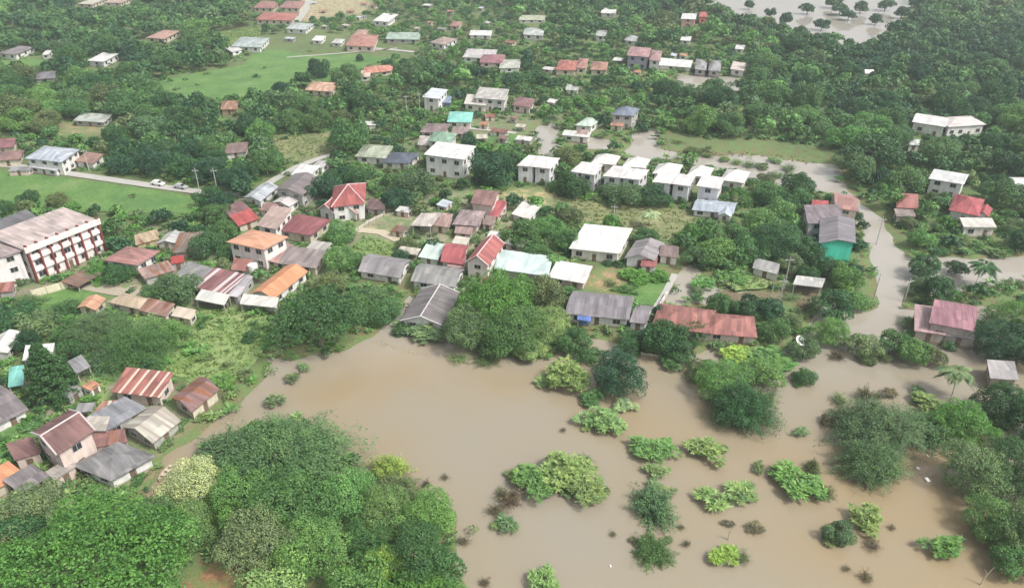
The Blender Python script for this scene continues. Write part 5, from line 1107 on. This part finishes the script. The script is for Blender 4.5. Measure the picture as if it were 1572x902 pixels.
xx = rng.uniform(-1, 1, N_) * (yy * .76 + 45)
fsd = floodsd(xx, yy)
inc = np.zeros(N_, bool)
for p in CLEARW: inc |= sdf(xx, yy, p) < 1.5
inv_ = np.zeros(N_, bool)
for p in VILLW: inv_ |= sdf(xx, yy, p) < 0
patch = wob(xx * .11, yy * .1) + .6 * wob(xx * .31, yy * .27)
for i in range(N_):
    x, y = xx[i], yy[i]
    if inc[i] or (fsd[i] < 2.0 and not (fsd[i] > -4 and rng.random() < .02)): continue
    px_, py_, s = P(x, y, 3)
    if inv_[i]:
        if rng.random() > .5: continue
        r = rng.uniform(1.5, 3.6)
    else:
        r = rng.uniform(3.4, 7.2) * (1 + .12 * patch[i]) if y > 190 else rng.uniform(2.2, 4.6)
        if px_ < 1010 and y < 190 and rng.random() < .25: continue
    if not near_ok(x, y, r, .72 if not inv_[i] else .9): continue
    asp = rng.uniform(.7, 1.05)
    if blocked(x, y, r, r * (.3 + 1.5 * asp)): continue
    if hides(x, y, r, r * (.3 + 1.5 * asp)) and rng.random() > .03: continue
    put(x, y, r)
    if inv_[i]: tone = rnd.choice(['dark', 'mid', 'mid', 'fresh', 'olive', 'deep', 'bright'])
    else:
        q = patch[i] + rnd.gauss(0, .7)
        tone = 'deep' if q < -1.3 else 'dark' if q < -.1 else 'mid' if q < .9 else 'blue' if q < 1.2 else 'fresh' if q < 1.9 else 'olive'
    cand.append((r * s, x, y, r, asp, tone))
cand.sort(reverse=True)
n_ind = 296 - sum(1 for f in FLORA if f['cat'] == 'tree')
print('CAND', len(cand), 'individual', n_ind, 'hand', len(FLORA))
inview = lambda c: -20 < P(c[1], c[2], 3)[0] < 1592 and -20 < P(c[1], c[2], 3)[1] < 922
ind = [c for c in cand if inview(c)][:n_ind]; inds = set(id(c) for c in ind)
for c in ind: plant(0, 0, 0, 'round' if c[0] > 17 else 'mid', c[5], c[4], at=(c[1], c[2], c[3]))
# the rest of the wood, beyond counting, is one mass
far = [c for c in cand if id(c) not in inds]
FV = [crown_lumpy(11, 520, .15, (.28, .46), .9, .62, .12, -.2) for _ in range(5)] + [crown_lumpy(18, 800, .12, (.2, .36), .9, .72, .12, -.25) for _ in range(4)]
VV = []; vv = []; tt = []
for c in far:
    V0, v0 = FV[rnd.randrange(9)]
    a_ = rnd.uniform(0, 6.283); ca, sa = math.cos(a_), math.sin(a_)
    q = V0.reshape(-1, 3) * np.array([c[3], c[3], c[3] * c[4]]); q = np.stack([q[:, 0] * ca - q[:, 1] * sa, q[:, 0] * sa + q[:, 1] * ca, q[:, 2]], 1)
    q += np.array([c[1], c[2], .5 + c[3] * (.25 + .55 * c[4])]); VV.append(q); vv.append(v0)
    col = np.array(TONES[c[5]][0]) * rnd.uniform(.85, 1.15); tt.append(np.repeat(col[None], len(v0), 0))
VV = np.concatenate(VV); vv = np.concatenate(vv); tt = np.concatenate(tt)
wm_ = npmesh('woodland', VV, len(vv), vv, tt); wm_.materials.append(LEAFW)
tag(link('woodland', wm_), kind='stuff')
print('woodland faces', len(vv), 'trees', len(far))
# undergrowth: knee to head high scrub on the dry land
N2 = 26000
yy = 75 + (430 - 75) * rng.uniform(0, 1, N2) ** 1.1; xx = rng.uniform(-1, 1, N2) * (yy * .74 + 30)
fs = floodsd(xx, yy) + wob(xx, yy); keep = (fs > .6) | ((fs > -1.6) & (rng.random(N2) < .55)) | ((fs > -3) & (rng.random(N2) < .06))
mask = np.ones(N2, bool)
for p in [[G(px, py, LAND) for px, py in f[1]] for f in FIELDS if f[0] != 'grass_field' or f[2] is MEADOW] + CLEARW[len(FIELDS):]: mask &= (sdf(xx, yy, p) > 0) | (rng.random(N2) < .03)
pat = wob(xx * .5, yy * .5); LG = np.zeros(N2, bool)
for f in FIELDS:
    if f[2] is LAWN: LG |= sdf(xx, yy, [G(px, py, LAND) for px, py in f[1]]) < 0
mask &= (sdf(xx, yy, [G(px, py, 0) for px, py in [(1316, 325), (1352, 325), (1390, 366), (1396, 400), (1390, 440), (1376, 468), (1340, 468), (1338, 415)]]) > 0)
mask &= ~LG | (rng.random(N2) < .18)
mask &= (pat > -.3) | (rng.random(N2) < .3)
xx, yy = xx[keep & mask], yy[keep & mask]
UG = [crown_rosette(7, 6, .4, .8, .1) for _ in range(3)] + [crown_lumpy(4, 70, .2, (.35, .55), .8, .5, .15, 0) for _ in range(3)]
VV = []; vv = []; tt = []
for x, y in zip(xx, yy):
    if any((x - q[0]) ** 2 + (y - q[1]) ** 2 < (q[8] * .5 + .3) ** 2 for q in pr): continue
    V0, v0 = UG[rnd.randrange(6)]; r = rnd.uniform(.5, 1.5) * (1 + y / 500); a_ = rnd.uniform(0, 6.28); ca, sa = math.cos(a_), math.sin(a_)
    q = V0.reshape(-1, 3) * (r, r, r * rnd.uniform(.5, .9)); q = np.stack([q[:, 0] * ca - q[:, 1] * sa, q[:, 0] * sa + q[:, 1] * ca, q[:, 2]], 1) + np.array([x, y, LAND + r * .2])
    VV.append(q); vv.append(v0); tt.append(np.repeat((np.array(TONES[rnd.choice(['mid', 'fresh', 'light', 'grey', 'olive', 'dark', 'bright'])][0]) * rnd.uniform(.85, 1.15))[None], len(v0), 0))
VV = np.concatenate(VV); vv = np.concatenate(vv); tt = np.concatenate(tt)
um = npmesh('undergrowth', VV, len(vv), vv, tt); um.materials.append(LEAFW); tag(link('undergrowth', um), kind='stuff')
print('undergrowth faces', len(vv))
# long grass and weeds on the rough grass
N3 = 9000; VV = []; vv = []; tt = []
for nm_, pts, mt in FIELDS:
    if mt not in (LAWN, MEADOW, MUDG): continue
    zg = 0 if mt is MUDG else LAND; gc = (.17, .15, .085) if mt is MUDG else (.17, .25, .08)
    pw = [G(px, py, LAND) for px, py in pts]; X0, X1 = min(p[0] for p in pw), max(p[0] for p in pw); Y0, Y1 = min(p[1] for p in pw), max(p[1] for p in pw)
    k = int(min(3200, (X1 - X0) * (Y1 - Y0) * (.2 if mt is MUDG else .5 if mt is MEADOW else 1.0))); gx = rng.uniform(X0, X1, k); gy = rng.uniform(Y0, Y1, k); ins = sdf(gx, gy, pw) < -.3
    gx, gy = gx[ins], gy[ins]; m_ = len(gx)
    for rep in range(4):
        p = np.stack([gx + rng.normal(0, .3, m_), gy + rng.normal(0, .3, m_), np.full(m_, zg + .3)], 1); A = unit(rng.normal(0, .5, (m_, 3)) + np.array([0, 0, .8]))
        VV.append(cards(p, A, rdir(m_), np.full(m_, .35), np.full(m_, .16)).reshape(-1, 3)); vv.append(np.clip(rng.normal(.5, .2, m_), 0, 1)); tt.append(np.array([gc]) * rng.uniform(.8, 1.2, (m_, 1)))
gm = npmesh('weeds', np.concatenate(VV), sum(len(v) for v in vv), np.concatenate(vv), np.concatenate(tt)); gm.materials.append(LEAFW); tag(link('grass', gm), kind='stuff')

# ------------------------------------------------------------------ labels that single out each plant
def norm(a_): return a_
used = set(o.get('label') for o in bpy.data.objects if o.get('label'))
ORD = ['', 'second ', 'third ', 'fourth ', 'fifth ', 'sixth ', 'seventh ', 'eighth ', 'ninth ', 'tenth ']
def word(f):
    if f['key'] in ('spray', 'spray_near'): w_ = 'feathery'
    elif f['key'].startswith('rosette'): w_ = 'big-leaved'
    elif f['key'] == 'twiggy': w_ = 'twiggy'
    elif f['key'] in ('dome', 'dome_near'): w_ = 'domed'
    else: w_ = 'bushy'
    return w_
groups = {}
for f in FLORA:
    if f['label']: f['o']['label'] = f['label']; used.add(f['label']); continue
    best = min(LANDMARKS, key=lambda q: (q[0] - f['px']) ** 2 + ((q[1] - f['py']) * 1.6) ** 2)
    dx, dy = f['px'] - best[0], (f['py'] - best[1])
    if abs(dy) * 1.4 > abs(dx) * 1.3: dr = 'behind' if dy < 0 else 'in front of'
    else: dr = 'to the left of' if dx < 0 else 'to the right of'
    f['d'] = math.hypot(dx, dy); f['phr'] = (word(f), f['tone'], f['cat'], dr, best[2])
    groups.setdefault((f['tone'], word(f), f['cat'], dr, best[2]), []).append(f)
for key, fs in groups.items():
    fs.sort(key=lambda f: f['d'])
    tone, wd, cat, dr, lm = key
    for k, f in enumerate(fs):
        lb = f"{wd} {tone} {cat} {dr} {lm}"
        if len(fs) > 1: lb += ', nearest' if k == 0 else (', ' + ORD[k] + 'nearest' if k < 10 else ', farther than ten such')
        f['o']['label'] = lb
for f in FLORA:
    f['o']['group'] = 'trees among the houses and woods' if f['cat'] == 'tree' else 'shrubs on the banks and in the flood'

# ------------------------------------------------------------------ small things
def pole(px, py, h, label, z0=LAND, arm=True):
    x, y = G(px, py, z0); root = empty('utility_pole', (x, y, 0), rnd.uniform(-.4, .4)); tag(root, label, 'utility pole', 'utility poles')
    m = MB(); m.tube((0, 0, -.3), (0, 0, h), .14, .09, 8); m.build('pole', CONC, root)
    if arm: a_ = MB(); a_.box(-1.0, 1.0, -.06, .06, h - .9, h - .75); a_.box(-.7, -.6, -.04, .04, h - .75, h - .55); a_.box(.6, .7, -.04, .04, h - .75, h - .55); a_.build('crossarm', CONC, root)
    return root
for px, py, h, lb in [(335, 299, 9, 'white concrete pole at the end of the straight road'), (307, 296, 8.5, 'slim pole on the straight road, left of the white one'), (411, 268, 10, 'tall pole by the pale blue roadside roof'),
    (625, 178, 9, 'pale pole left of the turquoise roof, nearer the grove'), (645, 178, 10, 'pale pole nearest the turquoise roof'), (654, 180, 10, 'third pale pole beside the turquoise roof'), (137, 262, 8, 'white pole beside the russet small house'),
    (1203, 446, 9, 'leaning pale pole between the white hut and the long narrow open shed'), (941, 352, 8, 'dark pole behind the big white shed'), (1196, 468, 7, 'short pole in the flooded yard'), (1345, 375, 8, 'thin pole on the flooded road bank'),
    (1341, 460, 7, 'pole where the flooded road meets the trees'), (1388, 462, 6, 'pole at the end of the flooded road, farther side')]:
    pole(px, py, h, lb, 0 if px > 1100 else LAND)
def car(px, py, rz, label, col=(.78, .78, .76)):
    x, y = G(px, py, ZL); root = empty('parked_car', (x, y, ZL + .06), rz); tag(root, label, 'car', 'vehicles parked along the straight road')
    m = MB(); m.add([(-2.1, -.85, .35), (2.1, -.85, .35), (2.1, .85, .35), (-2.1, .85, .35), (-2.15, -.85, .85), (2.1, -.85, .8), (2.1, .85, .8), (-2.15, .85, .85)], [(0, 3, 2, 1), (4, 5, 6, 7), (0, 1, 5, 4), (1, 2, 6, 5), (2, 3, 7, 6), (3, 0, 4, 7)])
    m.add([(-1.7, -.78, .85), (1.1, -.78, .83), (1.1, .78, .83), (-1.7, .78, .85), (-1.3, -.65, 1.42), (.4, -.65, 1.42), (.4, .65, 1.42), (-1.3, .65, 1.42)], [(4, 5, 6, 7), (0, 1, 5, 4), (1, 2, 6, 5), (2, 3, 7, 6), (3, 0, 4, 7)])
    m.build('body', flat_mat('car_paint', col, .3), root)
    g_ = MB(); g_.add([(1.06, -.66, .86), (.45, -.6, 1.36), (.45, .6, 1.36), (1.06, .66, .86)], [(0, 3, 2, 1)]); g_.v = [(p[0] + .03, p[1], p[2] + .02) for p in g_.v]; g_.build('windscreen', GLASS, root)
    for sx in (-1.3, 1.3):
        for sy in (-.8, .8): t = MB(); t.tube((sx, sy - .1, .33), (sx, sy + .1, .33), .33, .33, 12); t.build('wheel', flat_mat('tyre', (.03, .03, .03), .9), root)
car(243, 284, -.35, 'white parked car on the straight road beside the roadside trees'); car(278, 289, -.35, 'pale grey parked car on the straight road, nearest the poles', (.42, .43, .44))
# narrow wooden boat lying on the channel bank
x0, y0 = G(244, 739, .2); x1, y1 = G(266, 713, .2); bd = empty('wooden_boat', ((x0 + x1) / 2, (y0 + y1) / 2, .12), math.atan2(y1 - y0, x1 - x0)); tag(bd, 'long narrow pale wooden boat in the channel beside the grey-roofed white-walled house', 'boat')
L_ = math.hypot(x1 - x0, y1 - y0) / 2; vs = []; fs = []
for k in range(11):
    t = k / 5 - 1; hw = .55 * (1 - abs(t) ** 2.4) + .03; sh = .18 * t * t
    vs += [(t * L_, -hw, .42 + sh), (t * L_, -hw * .6, .02 + sh), (t * L_, hw * .6, .02 + sh), (t * L_, hw, .42 + sh), (t * L_, hw - .05, .42 + sh), (t * L_, hw * .5, .10 + sh), (t * L_, -hw * .5, .10 + sh), (t * L_, -hw + .05, .42 + sh)]
for k in range(10):
    for j in range(8): fs.append((k * 8 + j, k * 8 + (j + 1) % 8, (k + 1) * 8 + (j + 1) % 8, (k + 1) * 8 + j))
fs += [tuple(range(8))[::-1], tuple(range(80, 88))]
link('hull', mesh('hull', vs, fs), flat_mat('boat_wood', (.42, .36, .27), .8, 0, .3, 2), bd)
for t in (-.5, .05, .55): m = MB(); m.box(t * L_ - .12, t * L_ + .12, -.42, .42, .34, .38); m.build('thwart', WOOD, bd)
x, y = G(237, 762, .1); m = MB(); m.tube((0, 0, -.4), (.12, .1, 1.5), .09, .07, 8); o = m.build('wooden_post', WOOD); o.location = (x, y, 0); tag(o, 'short dark leaning post at the channel bank below the wooden boat', 'post')
# satellite dish and water tank
def dish(px, py, zc, label, rad=1.5):
    x, y = G(px, py, zc); root = empty('satellite_dish', (x, y, 0), R(-60)); tag(root, label, 'satellite dish')
    m = MB(); m.tube((0, 0, -.3), (0, 0, zc - .2), .08, .08, 8); m.build('mast', FRAME, root)
    vs = [(0, 0, 0)]; fs = []; n_ = 20
    for r_ in (.5, 1):
        for k in range(n_): a_ = k / n_ * 6.283; vs.append((math.cos(a_) * r_ * rad, math.sin(a_) * r_ * rad, .28 * rad * r_ * r_))
    fs += [(0, 1 + k, 1 + (k + 1) % n_) for k in range(n_)] + [(1 + k, 1 + n_ + k, 1 + n_ + (k + 1) % n_, 1 + (k + 1) % n_) for k in range(n_)]
    me = mesh('reflector', vs, fs, True); T = Matrix.Translation((0, 0, zc)) @ Matrix.Rotation(R(38), 4, 'Y'); me.transform(T); d_ = link('reflector', me, flat_mat('dish_paint', (.8, .8, .76), .5), root)
    sol = d_.modifiers.new('thickness', 'SOLIDIFY'); sol.thickness = .05
    m = MB(); tip = T @ Vector((0, 0, .9 * rad))
    for k in range(3): a_ = k * 2.1; m.tube(T @ Vector((math.cos(a_) * rad * .9, math.sin(a_) * rad * .9, .25 * rad)), tip, .025, .025, 5)
    m.build('feed_arm', FRAME, root)
dish(1228, 523, 3.6, 'round white satellite dish in the trees right of the long brick-red roof', 1.1)
x, y = G(391, 425, LAND); tk = empty('water_tank', (x, y, 0)); tag(tk, 'round white water tank between the two orange roofs', 'water tank')
m = MB(); m.tube((0, 0, 1.8), (0, 0, 4.0), 1.15, 1.15, 20); m.tube((0, 0, 4.0), (0, 0, 4.35), 1.15, .4, 20); m.build('tank', flat_mat('tank_paint', (.74, .73, .68), .5), tk)
m = MB()
for sx in (-.8, .8):
    for sy in (-.8, .8): m.box(sx - .08, sx + .08, sy - .08, sy + .08, -.2, 1.8)
m.build('stand', CONC, tk)
# foam box and floating rubbish
for px, py, s_, lb in [(1423, 737, .65, 'big white foam box floating in the flood beside the right thicket'), (1409, 719, .45, 'small white box floating above the big foam box'), (1424, 700, .35, 'tiny white scrap floating nearest the dark right-hand trees'), (937, 868, .25, 'tiny white scrap floating alone in the near open flood'), (1130, 843, .45, 'white bag caught on the yellow-green flooded shrub')]:
    x, y = G(px, py, .1); m = MB(); m.box(-s_ * .6, s_ * .6, -s_ * .4, s_ * .4, -.1, s_ * .5); m.box(-s_ * .64, s_ * .64, -s_ * .44, s_ * .44, s_ * .5, s_ * .62); o = m.build('floating_box', flat_mat('foam', (.8, .8, .78), .7)); o.location = (x, y, 0); o.rotation_euler = (.06, -.1, rnd.uniform(0, 3)); tag(o, lb, 'floating box', 'white rubbish floating on the flood')
# scum, leaves and litter drifted together along the flood edge
sp = []; sc_ = []
for line in ([(575, 525), (620, 538), (660, 545), (700, 548), (760, 556), (800, 556)], [(360, 640), (340, 655), (300, 690)], [(1040, 412), (1062, 418), (1082, 436)], [(1100, 240), (1150, 255), (1200, 246), (1240, 262)]):
    w = [G(px, py, 0) for px, py in line]
    for (ax, ay), (bx, by) in zip(w[:-1], w[1:]):
        L_ = math.hypot(bx - ax, by - ay)
        for k in range(int(L_ * 5)):
            t = rnd.random(); sp.append((ax + (bx - ax) * t + rnd.gauss(0, .5), ay + (by - ay) * t + rnd.gauss(0, .5), .05)); sc_.append(rnd.choice([(.5, .48, .42), (.3, .3, .16), (.2, .16, .1), (.16, .2, .08)]))
sp = np.array(sp); m_ = len(sp); sz = rng.uniform(.06, .2, m_)
dm = npmesh('drift', cards(sp, unit(rng.normal(0, 1, (m_, 3)) * np.array([1, 1, .1])), np.tile([0, 0, 1.], (m_, 1)), sz, sz * .8).reshape(-1, 3), m_, np.full(m_, .5), np.array(sc_)); dm.materials.append(LEAFW); tag(link('debris', dm), kind='stuff')
# bare sticks out of the water
for px, py, h, ln, lb in [(1504, 897, 3.6, .9, 'leaning green-brown stick out of the water at the lower frame edge'), (546, 893, 5.0, .15, 'pale bare dead trunk in the near thicket'), (1118, 828, 2.2, .05, 'thin stick standing above the yellow-green flooded shrub'), (1183, 455, 6, .6, 'bare pale leaning trunk beside the grey-roofed white hut')]:
    x, y = G(px, py, 0); m = MB(); m.tube((0, 0, -.4), (ln * .5, .1, h * .55), .11, .08, 7); m.tube((ln * .5, .1, h * .55), (ln, 0, h), .08, .03, 7); m.tube((ln * .5, .1, h * .55), (ln * .5 - .5, .2, h * .8), .04, .02, 5)
    o = m.build('bare_trunk', flat_mat('dead_wood', (.42, .38, .3), .9)); o.location = (x, y, 0); tag(o, lb, 'dead trunk')
# cloth and blue sheeting hung in front of the row by the water
x, y = G(903, 494, 1.6)

# ------------------------------------------------------------------ haze
m, n, l, b = newmat('haze'); n.remove(b)
pv = n.new('ShaderNodeVolumePrincipled'); pv.inputs['Color'].default_value = (.86, .95, 1, 1); pv.inputs['Density'].default_value = .00027; pv.inputs['Anisotropy'].default_value = .2
l.new(pv.outputs[0], n['Material Output'].inputs['Volume'])
hb = MB(); hb.box(-1650, 1650, -140, 1500, -2.4, 95)
HAZE = tag(hb.build('haze', m), kind='stuff')
bpy.context.view_layer.update()
